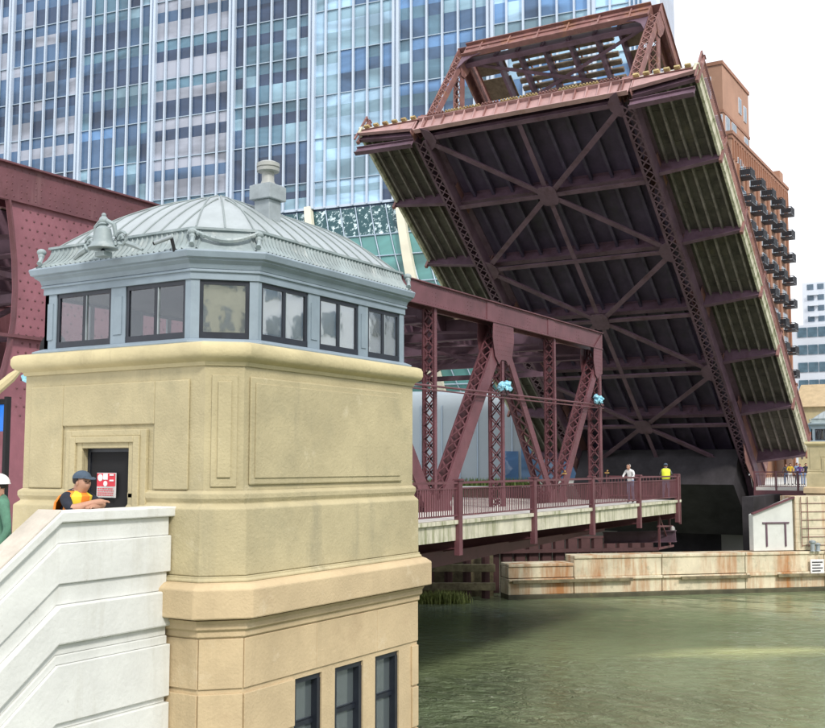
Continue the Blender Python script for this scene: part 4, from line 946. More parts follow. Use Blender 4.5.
def person(loc, rz, label, shirt, trousers, hat=None, vest=None, sleeves_long=True, pose='stand', h=1.74, hair='hair', stripe='vyel', group=None):
    rt = root('person', loc, label, 'person', group, (0, 0, rz))
    k = h / 1.74; V = lambda x, y, z: Vector((x, y, z)) * k     # facing +x
    j = {}
    lean = .0; 
    if pose == 'lean':      # forearms crossed on a parapet in front at 1.27 m
        j['pelvis'] = (V(-.12, 0, .93), .13 * k); j['spine'] = (V(-.06, 0, 1.12), .135 * k); j['chest'] = (V(.02, 0, 1.30), (.15 * k, .13 * k)); j['upper'] = (V(.07, 0, 1.40), .10 * k)
        j['neck'] = (V(.11, 0, 1.455), .06 * k); j['jaw'] = (V(.165, 0, 1.50), .072 * k); j['head'] = (V(.155, 0, 1.585), .093 * k); j['crown'] = (V(.145, 0, 1.65), .068 * k)
        j['nose'] = (V(.262, 0, 1.545), .012 * k)
        for s, n in ((-1, 'r'), (1, 'l')):
            j['sho' + n] = (V(.06, s * .18, 1.385), .078 * k); j['elb' + n] = (V(.24, s * .27, 1.295 - .03 * (s < 0)), .052 * k)
            j['wri' + n] = (V(.36, -s * .03 + s * .02, 1.29 + (.0 if s > 0 else .05)), .034 * k)
            j['pal' + n] = (V(.38, -s * .10, 1.29 + (.0 if s > 0 else .055)), .036 * k)
    else:
        dx = .10 if pose == 'rail' else .02
        j['pelvis'] = (V(0, 0, .95), .125 * k); j['spine'] = (V(dx * .4, 0, 1.12), .12 * k); j['chest'] = (V(dx * .9, 0, 1.32), (.14 * k, .12 * k)); j['upper'] = (V(dx * 1.1, 0, 1.42), .09 * k)
        j['neck'] = (V(dx * 1.3 + .02, 0, 1.49), .052 * k); j['jaw'] = (V(dx * 1.5 + .055, 0, 1.54), .062 * k); j['head'] = (V(dx * 1.5 + .04, 0, 1.62), .085 * k); j['crown'] = (V(dx * 1.5 + .03, 0, 1.68), .06 * k)
        j['nose'] = (V(dx * 1.5 + .142, 0, 1.585), .012 * k)
        for s, n in ((-1, 'r'), (1, 'l')):
            j['sho' + n] = (V(dx, s * .18, 1.40), .065 * k)
            if pose == 'rail': j['elb' + n] = (V(.18, s * .27, 1.20), .046 * k); j['wri' + n] = (V(.34, s * .20, 1.10), .032 * k); j['pal' + n] = (V(.40, s * .16, 1.10), .036 * k)
            else: j['elb' + n] = (V(-.02, s * .26, 1.13), .046 * k); j['wri' + n] = (V(.10, s * .26, .90), .032 * k); j['pal' + n] = (V(.13, s * .25, .82), .036 * k)
    for s, n in ((-1, 'r'), (1, 'l')):
        px = j['pelvis'][0].x / k
        j['hip' + n] = (V(px, s * .10, .88), .095 * k); j['kne' + n] = (V(px * .4 + .04 + .03 * s, s * .12, .49), .062 * k)
        j['ank' + n] = (V(px * .2 - .02 + .04 * s, s * .13, .09), .045 * k); j['toe' + n] = (V(px * .2 + .14 + .04 * s, s * .15, .045), .042 * k)
    e = [('pelvis', 'spine'), ('spine', 'chest'), ('chest', 'upper'), ('upper', 'neck'), ('neck', 'jaw'), ('jaw', 'head'), ('head', 'crown'), ('jaw', 'nose')]
    rg = {('pelvis', 'spine'): 0, ('spine', 'chest'): 0, ('chest', 'upper'): 0, ('upper', 'neck'): 0, ('neck', 'jaw'): 1, ('jaw', 'head'): 1, ('head', 'crown'): 1, ('jaw', 'nose'): 1}
    for n in 'rl':
        e += [('upper', 'sho' + n), ('sho' + n, 'elb' + n), ('elb' + n, 'wri' + n), ('wri' + n, 'pal' + n), ('pelvis', 'hip' + n), ('hip' + n, 'kne' + n), ('kne' + n, 'ank' + n), ('ank' + n, 'toe' + n)]
        rg[('upper', 'sho' + n)] = 0; rg[('sho' + n, 'elb' + n)] = 0; rg[('elb' + n, 'wri' + n)] = 0 if sleeves_long else 1; rg[('wri' + n, 'pal' + n)] = 1
        for q in (('pelvis', 'hip' + n), ('hip' + n, 'kne' + n), ('kne' + n, 'ank' + n)): rg[q] = 2
        rg[('ank' + n, 'toe' + n)] = 3
        # five fingers
        w = j['wri' + n][0]; p = j['pal' + n][0]; d = (p - w).normalized(); side = d.cross(Vector((0, 0, 1))).normalized(); s = 1 if n == 'l' else -1
        up = side.cross(d)
        for q in range(4):
            a = p + d * .02 * k + side * ((q - 1.5) * .021 * k); l = (.030, .036, .033, .026)[q] * k
            j[f'fa{n}{q}'] = (a, .010 * k); j[f'fb{n}{q}'] = (a + d * l - up * .004, .0095 * k); j[f'fc{n}{q}'] = (a + d * l * 1.7 - up * .022 * k, .008 * k)
            e += [('pal' + n, f'fa{n}{q}'), (f'fa{n}{q}', f'fb{n}{q}'), (f'fb{n}{q}', f'fc{n}{q}')]
            for c in ((f'fa{n}{q}', f'fb{n}{q}'), (f'fb{n}{q}', f'fc{n}{q}'), ('pal' + n, f'fa{n}{q}')): rg[c] = 1
        a = p - d * .015 * k - side * (s * .03 * k); j['ta' + n] = (a, .012 * k); j['tb' + n] = (a + d * .035 * k - side * (s * .012 * k), .010 * k)
        e += [('pal' + n, 'ta' + n), ('ta' + n, 'tb' + n)]; rg[('pal' + n, 'ta' + n)] = 1; rg[('ta' + n, 'tb' + n)] = 1
    skin_body('body', j, e, rg, [shirt, 'skin', trousers, 'black'], rt)
    hd = j['head'][0]; jw = j['jaw'][0]
    # ears and eyes
    b = MB()
    for s in (-1, 1): b.ball(hd + Vector((-.005, s * .083, -.035)) * k, .018 * k, .010 * k, .028 * k, 7, 5)
    part('ears', b, 'skin', rt, True, smooth=True)
    b = MB()
    for s in (-1, 1): b.ball(hd + Vector((.083, s * .032, -.012)) * k, .010 * k, .013 * k, .007 * k, 6, 4)
    part('eyes', b, 'hair', rt, True)
    b = MB(); b.ball(jw + Vector((.062, 0, .005)) * k, .012 * k, .026 * k, .006 * k, 6, 4); part('mouth', b, 'red', rt, True)
    def cap_dome(b, z0, r, hh, cz=.0):
        rs = []
        for i in range(6):
            a = i / 5 * math.pi / 2 * .97
            rs.append([hd + Vector((-.008 + r * 1.12 * math.cos(a) * math.cos(t), r * math.cos(a) * math.sin(t), z0 + hh * math.sin(a))) * k for t in [2 * math.pi * q / 16 for q in range(16)]])
        b.rings(rs)
    b = MB()
    rs = []
    for i in range(7):   # hair: back of the head shell
        a = -.55 + i / 6 * 2.05
        rs.append([hd + Vector((-.022 + .098 * math.cos(a) * math.cos(t), .094 * math.cos(a) * math.sin(t), .012 + .098 * math.sin(a))) * k for t in [math.pi * .42 + 1.16 * math.pi * q / 12 for q in range(13)]])
    b.rings(rs, False, False, False); part('hair', b, hair, rt, True, smooth=True)
    if hat == 'cap':
        b = MB(); cap_dome(b, .022, .101, .092)
        b.rings([[hd + Vector((.085 + .085 * math.cos(t) , .085 * math.sin(t), z_ - .02 * math.cos(t))) * k for t in [-math.pi / 2 + math.pi * q / 10 for q in range(11)]] for z_ in (.026, .036)], True)
        part('cap', b, 'capblue', rt, True, smooth=True)
    elif hat:
        b = MB(); cap_dome(b, .015, .118, .115)
        b.rings([[hd + Vector(((.145) * math.cos(t), .13 * math.sin(t), z_)) * k for t in [2 * math.pi * q / 18 for q in range(18)]] for z_ in (.008, .018)])
        part('helmet', b, hat, rt, True, smooth=True)
    if vest:
        segs = [('pelvis', 'spine'), ('spine', 'chest'), ('chest', 'upper')]
        ctr = [j['pelvis'][0].lerp(j['spine'][0], .1), j['spine'][0], j['chest'][0].lerp(j['spine'][0], .4), j['chest'][0] + Vector((0, 0, .03)), j['upper'][0] + Vector((-.01, 0, .0)), j['upper'][0] + Vector((0, 0, .055))]
        ra = [(.155, .18), (.155, .18), (.172, .195), (.178, .21), (.15, .205), (.085, .10)]
        rs = [[c + Vector((a * k * math.cos(t), w_ * k * math.sin(t), 0)) for t in [2 * math.pi * q / 20 for q in range(20)]] for c, (a, w_) in zip(ctr, ra)]
        b = MB(); n = 20
        for c in rs: b.v += c
        for r in range(len(rs) - 1):
            for q in range(n):
                t = (q + .5) / n * 360
                if r in (2, 3) and (70 < t < 110 or 250 < t < 290): continue     # arm holes
                if (t < 9 or t > 351) and r >= 2: continue                        # open front
                b.m = 1 if (25 < t < 62 or 298 < t < 335 or 140 < t < 160 or 200 < t < 220 or r == 1) else 0
                b.face((r * n + q, r * n + (q + 1) % n, (r + 1) * n + (q + 1) % n, (r + 1) * n + q))
        vo = part('vest', b, [vest, stripe], rt, True, smooth=True)
        sm = vo.modifiers.new('solid', 'SOLIDIFY'); sm.thickness = .012; sm.offset = 1
    return rt

# worker leaning on the parapet in front of the door, facing right in the picture
person((8.76, 9.80, -1.76), R(-84), 'man in navy shirt, blue cap and orange vest leaning on the white wall', 'navy', 'navy', 'cap', 'orange', False, 'lean', 1.74)
person((8.02, 10.05, -1.80), R(150), 'man in green jacket and white hard hat at the left edge behind the stairs', 'green', 'denim', 'helmet', None, True, 'stand', 1.70)
person((46.9, 16.55, -1.70), R(170), 'white haired man in white shirt and jeans standing at the lowered walkway railing', 'whitecloth', 'denim', None, None, True, 'rail', 1.76, 'hairw')
person((52.0, 16.55, -1.70), R(20), 'worker in yellow vest, jeans and dark cap at the walkway tip', 'grey', 'denim', 'cap', 'yellow', True, 'rail', 1.80, stripe='yellow')

# ------------------------------------------------------------------ glass tower
TQ = Vector((100.16, 85.87, 0)); TD = Vector((-.136, .9907, 0)); TN = Vector((-.9907, -.136, 0))
rt = root('glass_tower', (100.16, 85.87, -1.8), 'tall blue glass office tower with white vertical fins filling the upper left', 'building')
def tw(s, o, z): p = TQ + TD * s + TN * o; return Vector((p.x, p.y, z))
S_BAYS = []   # pier positions every six bays, from the right end
piers = [35.4, 23.44, 11.77, -.14, -11.39, -22.39, -33.9, -45.4]
S_END_R, S_END_L = -49.4, 47.5
bnd = [S_END_L] + piers + [S_END_R]
cols = []
for i in range(len(bnd) - 1):
    a, e = bnd[i], bnd[i + 1]; n = 6 if abs(a - e) > 9 else 2
    for k in range(n): cols.append((a + (e - a) * k / n, a + (e - a) * (k + 1) / n, i))
FH = 5.2; Z0T = 30.2
lines = [Z0T] + [33.4 + FH * i for i in range(9)]
b = MB(); q = [tw(S_END_L, -.35, 0), tw(S_END_R, -.35, 0), tw(S_END_R, -30, 0), tw(S_END_L, -30, 0)]
b.prism([(p.x, p.y, Z0T - 1) for p in q], (0, 0, 52)); b.prism([(p.x, p.y, -3) for p in [tw(S_END_L, -14, 0), tw(S_END_R - 8, -14, 0), tw(S_END_R - 8, -30, 0), tw(S_END_L, -30, 0)]], (0, 0, 31.9))
part('tower_core', b, 'tg_navy', rt)
rnd = random.Random(11)
pane_lib = {}; last = {}
def pane_mesh(w, h, mats):
    key = (round(w, 1), round(h, 1), mats)
    if key in pane_lib: return pane_lib[key]
    b = MB(); w2 = w / 2 - .1; hs = [0, h * .46, h * .74, h]
    for i in range(3):
        b.m = i; z0, z1 = hs[i] + .003, hs[i + 1] - .003
        vs = []
        for (s, z) in ((-w2, z0), (w2, z0), (w2, z1), (-w2, z1)): p = TD * s; vs.append((p.x, p.y, z))
        nn = TN * .05; k0 = len(b.v)
        b.hexa([Vector(vs[0]), Vector(vs[1]), Vector(vs[1]) + nn, Vector(vs[0]) + nn, Vector(vs[3]), Vector(vs[2]), Vector(vs[2]) + nn, Vector(vs[3]) + nn])
    me = b.mesh('pane', list(mats)); pane_lib[key] = me; return me
count = 0; extra = MB()
for ci, (a, e, grp) in enumerate(cols):
    for fi in range(len(lines) - 1):
        z0, z1 = lines[fi], lines[fi + 1]; s = (a + e) / 2
        # pane tints for each zone of the facade, imitating its reflections
        r = rnd.random(); N_ = 'tg_navy'; D_ = 'tg_dark'; T_ = 'tg_teal'; Pp = 'tg_pale'; Rf = 'tg_blind'; Br = 'tg_bright'; Cb = 'tg_blue'  # tg_blind: pale reflection put into the glass colour
        if grp in (0, 1): trio = rnd.choice([(N_, N_, Rf), (D_, N_, Rf), (N_, D_, N_), (Rf, N_, D_), (N_, Rf, N_)])
        elif grp == 2: trio = rnd.choice([(N_, T_, Pp), (D_, N_, T_), (T_, N_, N_), (N_, N_, Cb), (Pp, N_, N_)])
        elif grp == 3: trio = [(Rf, D_, T_), (Rf, N_, Rf), (Rf, D_, Rf), (D_, Rf, T_)][(fi + (0 if rnd.random() < .8 else 1)) % 4]
        elif grp == 4: trio = rnd.choice([(T_, D_, T_), (D_, N_, N_), (Pp, D_, T_), (N_, Pp, T_), (D_, D_, N_)])
        elif grp == 5: trio = rnd.choice([(Br, Pp, Br), (Br, Br, Br), (Pp, Br, Pp)]) if (ci % 6) < 2 else rnd.choice([(N_, N_, T_), (D_, N_, T_), (Pp, N_, T_), (N_, Cb, Cb)])
        elif grp == 6: trio = rnd.choice([(T_, N_, Cb), (N_, T_, Cb), (Cb, Cb, T_), (N_, Pp, T_)])
        elif grp == 7: trio = rnd.choice([(Cb, Br, Cb), (Cb, Cb, Br), (N_, Cb, Cb), (Br, Cb, Pp)])
        else: trio = rnd.choice([(Br, Cb, Br), (Cb, Cb, T_), (T_, N_, Cb)])
        if rnd.random() < .45 and last.get(fi, (None, None))[0] == grp: trio = last[fi][1]
        last[fi] = (grp, trio)
        me = pane_mesh(abs(a - e), z1 - z0 - .12, trio)
        p = tw(s, -.18 + rnd.uniform(-.02, .02), z0 + .06) - ROOTS[rt.name]
        vis = z0 < 56 and z0 < 66 - 0.15 * (35 - s) and not (s < -26 and z0 < 34 - (s + 26) * .2)
        if vis and count < 296:
            inst('pane', me, rt, p, (rnd.uniform(-.004, .004), 0, rnd.uniform(-.006, .006))); count += 1
        else:
            base_ = len(extra.v)
            for v in me.vertices: extra.v.append(v.co + p + ROOTS[rt.name])
            for pl in me.polygons: extra.m = {'tg_navy': 0, 'tg_dark': 1, 'tg_teal': 2, 'tg_pale': 3, 'tg_blind': 4, 'tg_bright': 5, 'tg_blue': 6}[trio[pl.material_index]]; extra.face([base_ + i for i in pl.vertices])
part('panes', extra, ['tg_navy', 'tg_dark', 'tg_teal', 'tg_pale', 'tg_blind', 'tg_bright', 'tg_blue'], rt, kind='stuff')  # tg_blind panes carry the painted pale reflection
ztop = lines[-1]
for i, (a, e, g) in enumerate(cols):
    thick = any(abs(a - p) < .01 for p in piers)
    b = MB(); w = .46 if thick else .22; dpt = .55 if thick else .35
    if i and (not thick): b.bar(tw(a, .1, Z0T - .1), tw(a, .1, ztop), w, dpt, TN)
    elif thick:
        b.bar(tw(a - .27, .12, Z0T - .1), tw(a - .27, .12, ztop), .34, dpt, TN); b.bar(tw(a + .27, .12, Z0T - .1), tw(a + .27, .12, ztop), .30, dpt, TN); b.bar(tw(a, 0, Z0T - .1), tw(a, 0, ztop), .34, .2, TN)
    else: b.bar(tw(a, .1, Z0T - .1), tw(a, .1, ztop), .4, .6, TN)
    part('pier' if thick else 'fin', b, 'mullion', rt)
for k in range(4):
    b = MB(); s = S_END_R - .1 - k * .4; b.bar(tw(s, -.3 * k, Z0T - .1), tw(s, -.3 * k, ztop), .15, .5, TN); part('fin', b, 'mullion', rt)
b = MB(); q = [tw(S_END_R + .1, -.3, 0), tw(S_END_R - 1.2, -1.2, 0), tw(S_END_R - 1.2, -12, 0), tw(S_END_R + .1, -12, 0)]; b.prism([(p.x, p.y, Z0T) for p in q], (0, 0, 52)); part('corner_bay', b, 'tg_bright', rt)
for z in lines:
    b = MB(); b.bar(tw(S_END_L, -.08, z), tw(S_END_R, -.08, z), .26, .10 if z > Z0T + 1 else .3, (0, 0, 1)); part('transom', b, 'transom' if z > Z0T + 1 else 'mullion', rt)
# sloping lobby glass below the curtain wall
LS, LO = .36, .42      # per metre down: shift right along facade, and out
def lb_(s, dz, o=0): p = tw(s - LS * dz * .9, -.1 + LO * dz - .02 * dz * dz + o, Z0T - .35 - dz); return p
rows_ = [0, 3.8, 6.4, 9.6, 13, 17, 21, 25]
n_ = 0
for r in range(len(rows_) - 1):
    for c in range(30):
        s0 = -2 - c * 1.93 + 6; s1 = s0 - 1.83
        if s1 < -40: continue
        b = MB(); d0, d1 = rows_[r] + .06, rows_[r + 1] - .06
        p = [lb_(s0, d0), lb_(s1, d0), lb_(s1, d1), lb_(s0, d1)]
        nn = (p[1] - p[0]).cross(p[3] - p[0]).normalized() * .06
        b.prism(p, nn); part('lobby_pane', b, 'lobby' if r == 0 else 'lobby_low', rt); n_ += 1
b = MB()
for c in range(31):
    s0 = -2 - c * 1.93 + 6.05
    b.tube([lb_(s0, d, .12) for d in rows_], .07, 4)
part('lobby_mullions', b, 'transom', rt, kind='stuff')
b = MB()
for d in rows_[1:]: b.tube([lb_(4.5, d, .12), lb_(-36, d, .12)], .08, 4)
part('lobby_transoms', b, 'transom', rt, kind='stuff')
# louvre strip
b = MB()
for i in range(7):
    d = 6.6 + i * .38; b.bar(lb_(-19.0, d, .35), lb_(-13.8, d, .35), .25, .1, (0, 0, 1))
part('louvre', b, 'stringer', rt)
for (s, ss) in ((-22.9, .36), (-11.2, .2)):   # curving cream ribs
    b = MB(); rr = []
    for k in range(13):
        dz = -.5 + k * 2.0; p = tw(s - .30 * dz - .0 - ss * .018 * dz * dz * (-.6), .3 + LO * dz - .02 * dz * dz, Z0T - .3 - dz); w = .42 + .03 * k
        a = TD * w; o = TN * .35
        rr.append([p - a - o, p + a - o, p + a + o, p - a + o])
    b.rings(rr); part('arch_rib', b, 'rib', rt)

# ------------------------------------------------------------------ brick building on the right
rt = root('brick_building', (141.3, 35.2, -1.8), 'tall orange brick apartment building with rows of black balconies at right', 'building')
BX0, BX1, BY = 141.3, 175.6, 35.2; BZ = 43.6
b = MB(); b.box(BX0, BX1, BY, BY + 30, -3, BZ); part('wall', b, 'brick', rt)
b = MB(); b.box(BX0 + .2, BX0 + 14.5, BY + 1.0, BY + 13, BZ, 53.4); ph = part('penthouse', b, 'brick', rt)
b = MB(); b.box(BX0 + .05, BX0 + 14.65, BY + .85, BY + 13.2, 53.4, 53.9); b.box(BX0 + .1, BX0 + 14.6, BY + .9, BY + 13.1, 46.8, 47.2); part('penthouse_band', b, 'brick_trim', rt)
b = MB(); b.box(BX0 + 14.5, BX0 + 16, BY + 1.5, BY + 9, BZ, 50.5); part('penthouse_wing', b, 'brick', rt)
b = MB(); b.box(BX0 - .25, BX1 + .25, BY - .3, BY + 30.2, BZ, BZ + .45); b.box(BX0 - .12, BX1 + .1, BY - .14, BY + 30.1, BZ - .5, BZ); part('cornice', b, 'brick_trim', rt)
b = MB(); b.box(BX1 - 3, BX1 - .6, BY + .4, BY + 3.5, BZ + .45, BZ + 2.6); part('roof_stair_head', b, 'brick', rt)
def win(x0, x1, z0, z1, y, parent=rt, front=False):
    b = MB()
    if front: b.box(y - .12, y + .05, x0 - .12, x1 + .12, z0 - .12, z1 + .12)
    else: b.box(x0 - .12, x1 + .12, y - .12, y + .05, z0 - .12, z1 + .12)
    w = part('window', b, 'condo', parent)
    b = MB(); m_ = (x0 + x1) / 2
    for (a, e) in ((x0, m_ - .06), (m_ + .06, x1)):
        if front: b.box(y - .16, y - .125, a, e, z0, z1)
        else: b.box(a, e, y - .16, y - .125, z0, z1)
    part('pane', b, 'wglass', w)
win(BY + 2.6, BY + 6.2, 49.0, 51.8, BX0 + .2, front=True); win(BY + 1.2, BY + 3.4, 44.4, 46.4, BX0 + .2, front=True)
win(BX0 + 1.3, BX0 + 3.0, 44.6, 47.4 - .9, BY + 1.0); win(BX0 + 4.6, BX0 + 6.6, 44.3, 46.5, BY + 1.0)
win(BX0 + 8.6, BX0 + 9.8, 49.2, 51.2, BY + 1.0); win(BX0 + 11.4, BX0 + 12.6, 48.8, 50.8, BY + 1.0); win(BX0 + 11.4, BX0 + 13.2, 44.3, 46.3, BY + 1.0)
for z in (36, 30, 24): win(BY + 2, BY + 5, z, z + 2.2, BX0, front=True)
cols_b = [4.2, 10.6, 17.0, 23.4, 29.8]
for i in range(26):   # vertical ribs below the cornice
    b = MB(); x = BX0 + .6 + i * 1.33; b.box(x, x + .4, BY - .22, BY - .001, BZ - 3.2, BZ - .52); part('rib', b, 'brick_trim', rt)
for c in cols_b + [-.0]:
    b = MB(); x = BX0 + c + 3.2; b.box(x - .45, x + .45, BY - .25, BY - .001, -2, BZ - 3.3); part('pilaster', b, 'brick_trim', rt)
bb = MB(); bb.box(-1.35, 1.35, -1.7, 0, -.18, 0); sl = bb.mesh('balcony', 'balc')
bb = MB()
bb.box(-1.35, 1.35, -1.72, -1.66, .98, 1.06); bb.box(-1.38, -1.32, -1.7, 0, .98, 1.06); bb.box(1.32, 1.38, -1.7, 0, .98, 1.06)
bb.box(-1.3, 1.3, -1.68, -1.665, .1, .85); bb.box(-1.33, -1.32, -1.6, -.1, .1, .85)
for i in range(17): x = -1.33 + i * 2.66 / 16; bb.box(x - .03, x + .03, -1.71, -1.67, 0, 1.0)
for i in range(9): y = -1.66 + i * 1.6 / 9; bb.box(-1.37, -1.33, y, y + .05, 0, 1.0); bb.box(1.33, 1.37, y, y + .05, 0, 1.0)
rl = bb.mesh('railing', 'balc')
for r in range(11):
    for ci, c in enumerate(cols_b):
        z = 38.6 - r * 3.6; x = BX0 + c
        w = None
        o = inst('balcony', sl, rt, (x - 141.3, -.02, z + 1.8), (0, 0, 0), (.84, 1, 1)); inst('railing', rl, o)
        win(x - 1.15, x + 1.15, z + .1, z + 2.5, BY)
        if ci < 4: win(x + 1.75, x + 2.65, z + .6, z + 2.2, BY)
    # balconies on the far end face
    o = inst('balcony', sl, rt, (BX1 - 141.3 + .02, 3.0, 38.6 - r * 3.6 + 1.8), (0, 0, R(90))); inst('railing', rl, o)

# ------------------------------------------------------------------ far buildings at the right edge
def simple_block(name, x0, x1, y0, y1, z1, label, wall, glassm, fw, fh, z0=-2, cat='building', ww=.62, wh=.5):
    rt = root(name, (x0, y0, -2), label, cat)
    b = MB(); b.box(x0, x1, y0, y1, -2, z1); part('wall', b, wall, rt)
    nw = int((y1 - y0) / fw); nf = int((z1 - max(z0, 0)) / fh); tot = 0
    bb = MB(); bb.box(-.15, 0, -fw * ww / 2, fw * ww / 2, 0, fh * wh); me = bb.mesh('window', glassm)
    bb = MB(); bb.box(-fw * ww / 2, fw * ww / 2, -.15, 0, 0, fh * wh); me2 = bb.mesh('window', glassm)
    for f in range(nf):
        for k in range(nw):
            if tot < 290: inst('window', me, rt, (0, fw * (k + .5), z1 + 2 - fh * (f + 1) + fh * .3)); tot += 1
        for k in range(int((x1 - x0) / fw)):
            if tot < 290: inst('window', me2, rt, (fw * (k + .5), 0, z1 + 2 - fh * (f + 1) + fh * .3)); tot += 1
    return rt
# depth 230: x = .859*D + .512*L ; y = .512*D - .859*L
def at(px, D): L = (px - 412.5) / 1080 * D; return (.859 * D + .512 * L, .512 * D - .859 * L)
a = at(793, 240); simple_block('glass_office', a[0], a[0] + 14, a[1] - 30, a[1], 31, 'pale office block with blue window bands behind the drawbridge at right edge', 'condo', 'wglass', 2.2, 3.9, ww=.9, wh=.55)
a = at(806, 330); rt = simple_block('apartment_tower', a[0], a[0] + 16, a[1] - 34, a[1], 56, 'white apartment tower with small balconies above the office at right edge', 'condo', 'condo_w', 3.0, 3.3)
bb = MB(); bb.box(-1.2, 0, -1.3, 1.3, -.15, 0); bb.box(-1.2, -1.1, -1.3, 1.3, 0, 1); me = bb.mesh('balcony', 'condo')
for f in range(9):
    for k in range(3): inst('balcony', me, rt, (0, 34 - 3.5 - k * 8, 54 - 3.3 * f))
a = at(797, 150); rt = root('low_roofed_building', (a[0], a[1] - 20, -2), 'low tan building with pitched roof behind the far bridge house', 'building')
b = MB(); b.box(a[0], a[0] + 12, a[1] - 20, a[1], -2, 8); part('wall', b, 'coping', rt)
b = MB(); b.prism([(a[0] - .5, a[1] + .5, 8), (a[0] + 12.5, a[1] + .5, 8), (a[0] + 6, a[1] + .5, 11.5)], (0, -21, 0)); part('roof', b, 'stone_low', rt)
for k in range(5):
    b = MB(); b.box(a[0] - .1, a[0] - .001, a[1] - 3 - k * 3.6, a[1] - 1 - k * 3.6, 3, 5.5); part('window', b, 'wglass', rt)

# pale rounded building seen through the near truss
rt = root('pale_pavilion', (82.7, 45, -2), 'pale blue-grey rounded building seen between the posts of the near truss', 'building')
b = MB()
prof = [(80.9, 50.3), (81.7, 47.9), (82.7, 46.3), (83.6, 45.0), (84.6, 43.8), (86.6, 41.4), (87.2, 40.8)]
rs = []
pts_b = [(x + 9, y + 5) for x, y in prof]
for z, k in ((-2, 0), (4.8, 0), (5.6, .12), (6.2, .4), (6.5, 1.0)):
    rs.append([(x + k, y + k * .6, z) for x, y in prof] + [(x, y, z) for x, y in pts_b[::-1]])
b.rings(rs); part('wall', b, 'palewall', rt, smooth=True)
for k in range(1, 6):
    p = Vector((*prof[k], 0)); b = MB(); b.bar(p + Vector((-.05, -.05, -2)), p + Vector((-.05, -.05, 5.2)), .08, .08, (1, 0, 0)); part('panel_joint', b, 'transom', rt)
b = MB(); b.prism([(86.0, 42.0, -1.6), (86.9, 40.95, -1.6), (86.9, 40.95, 1.2), (86.0, 42.0, 1.2)], (-.08, -.06, 0)); part('window', b, 'tg_blue', rt)
b = MB()
b.prism([(70.5, 46, -1.86), (84, 30.5 + 7, -1.86), (85, 38.5, -1.86), (78, 50, -1.86)], (0, 0, .06)); struct('plaza_paving', b, 'deck')
# planting strip
b = MB(); rnd = random.Random(2)
for i in range(900):
    t = rnd.random(); x = 79 + t * 8 + rnd.uniform(-.5, .5); y = 48.5 - t * 9.5 + rnd.uniform(-.5, .5); z = -1.8; h_ = rnd.uniform(.3, .8); a = rnd.uniform(0, 6.28); w = .09
    b.add([(x - w * math.cos(a), y - w * math.sin(a), z), (x + w * math.cos(a), y + w * math.sin(a), z), (x + rnd.uniform(-.15, .15), y + rnd.uniform(-.15, .15), z + h_)], [(0, 1, 2)])
tagged('planting_strip', b, 'grass', 'strip of yellow green planting at the foot of the pale pavilion', 'plants', (83, 44, -1.8), kind='stuff')

# building behind, seen at the far left gap
rt = root('left_office', (60, 75, -2), 'pale low office block glimpsed at the left edge below the bridge girder', 'building')
b = MB(); b.box(58, 64, 62, 82, -2, 6); part('wall', b, 'palewall', rt)
for f in range(3):
    for k in range(8):
        b = MB(); b.box(57.9, 57.999, 63 + k * 2.4, 64.6 + k * 2.4, -.6 + f * 2.2, .8 + f * 2.2); part('window', b, 'wglass', rt)

# ------------------------------------------------------------------ far pier and quay
rt = root('concrete_pier', (60, 21, WZ), 'rust streaked concrete pier wall standing in the river below the raised leaf', 'pier')
def prun(nm, s0, s1, f0, f1, z0, z1, m, bevel=.03):
    b = MB(); b.prism([pier(s0, -f0, z0), pier(s1, -f0, z0), pier(s1, -f1, z0), pier(s0, -f1, z0)], (0, 0, z1 - z0)); return part(nm, b, m, rt, bevel=bevel)
seg = [0, 3.9, 9.3, 14.6, 19.8, 30]
for i in range(len(seg) - 1):
    s0, s1 = seg[i] + .02, seg[i + 1] - .02; zt = -5.53 if i == 0 else -5.14
    prun('lower_block', s0, s1, .0, -1.4, WZ + .253, -6.5, 'pier')
    prun('ledge', s0, s1, .16, -1.4, -6.497, -6.32 if i % 2 else -6.36, 'pier')
    prun('upper_block', s0, s1, .02, -1.3, -6.317, zt - .17, 'pier')
    prun('coping_block', s0, s1, .10, -1.4, zt - .167, zt, 'pier')
prun('waterline', 0, 30, .03, -1.4, WZ - 2, WZ + .25, 'pier_wet')
# timber rubbing strips
for (s0, s1) in ((.2, 7.4), (10.4, 14.8), (16.6, 21.5)):
    prun('rubbing_strip', s0, s1, .30, .165, -6.6, -6.42, 'timber', .02)

# pit behind the pier: back and side walls and a rusty piling wall
b = MB(); b.prism([pier(1.4, 3.5, -11), pier(9.4, 3.5, -11), pier(9.4, 3.9, -11), pier(1.4, 3.9, -11)], (0, 0, 7.2 - .9 + .0)); 
rt = root('sheet_piling', (pier(5, 3.5, WZ)), 'rust red steel sheet piling standing behind the low end of the pier', 'wall')
for k in range(14):
    s = -1.0 + k * .82; b2 = MB(); b2.prism([pier(s, 3.5, -11), pier(s + .78, 3.5, -11), pier(s + .66, 3.3, -11), pier(s + .12, 3.3, -11)], (0, 0, 6.6)); part('pile', b2, 'redwall', rt)
b2 = MB(); b2.prism([pier(-1.2, 3.25, -5.2), pier(10.6, 3.25, -5.2), pier(10.6, 3.05, -5.2), pier(-1.2, 3.05, -5.2)], (0, 0, .2)); b2.prism([pier(-1.2, 3.28, -4.4), pier(10.6, 3.28, -4.4), pier(10.6, 3.6, -4.4), pier(-1.2, 3.6, -4.4)], (0, 0, .12)); part('waling', b2, 'redwall', rt)
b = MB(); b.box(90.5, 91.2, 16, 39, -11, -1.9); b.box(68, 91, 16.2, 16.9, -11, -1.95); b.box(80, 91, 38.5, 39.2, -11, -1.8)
struct('pit_wall', b, 'cw')
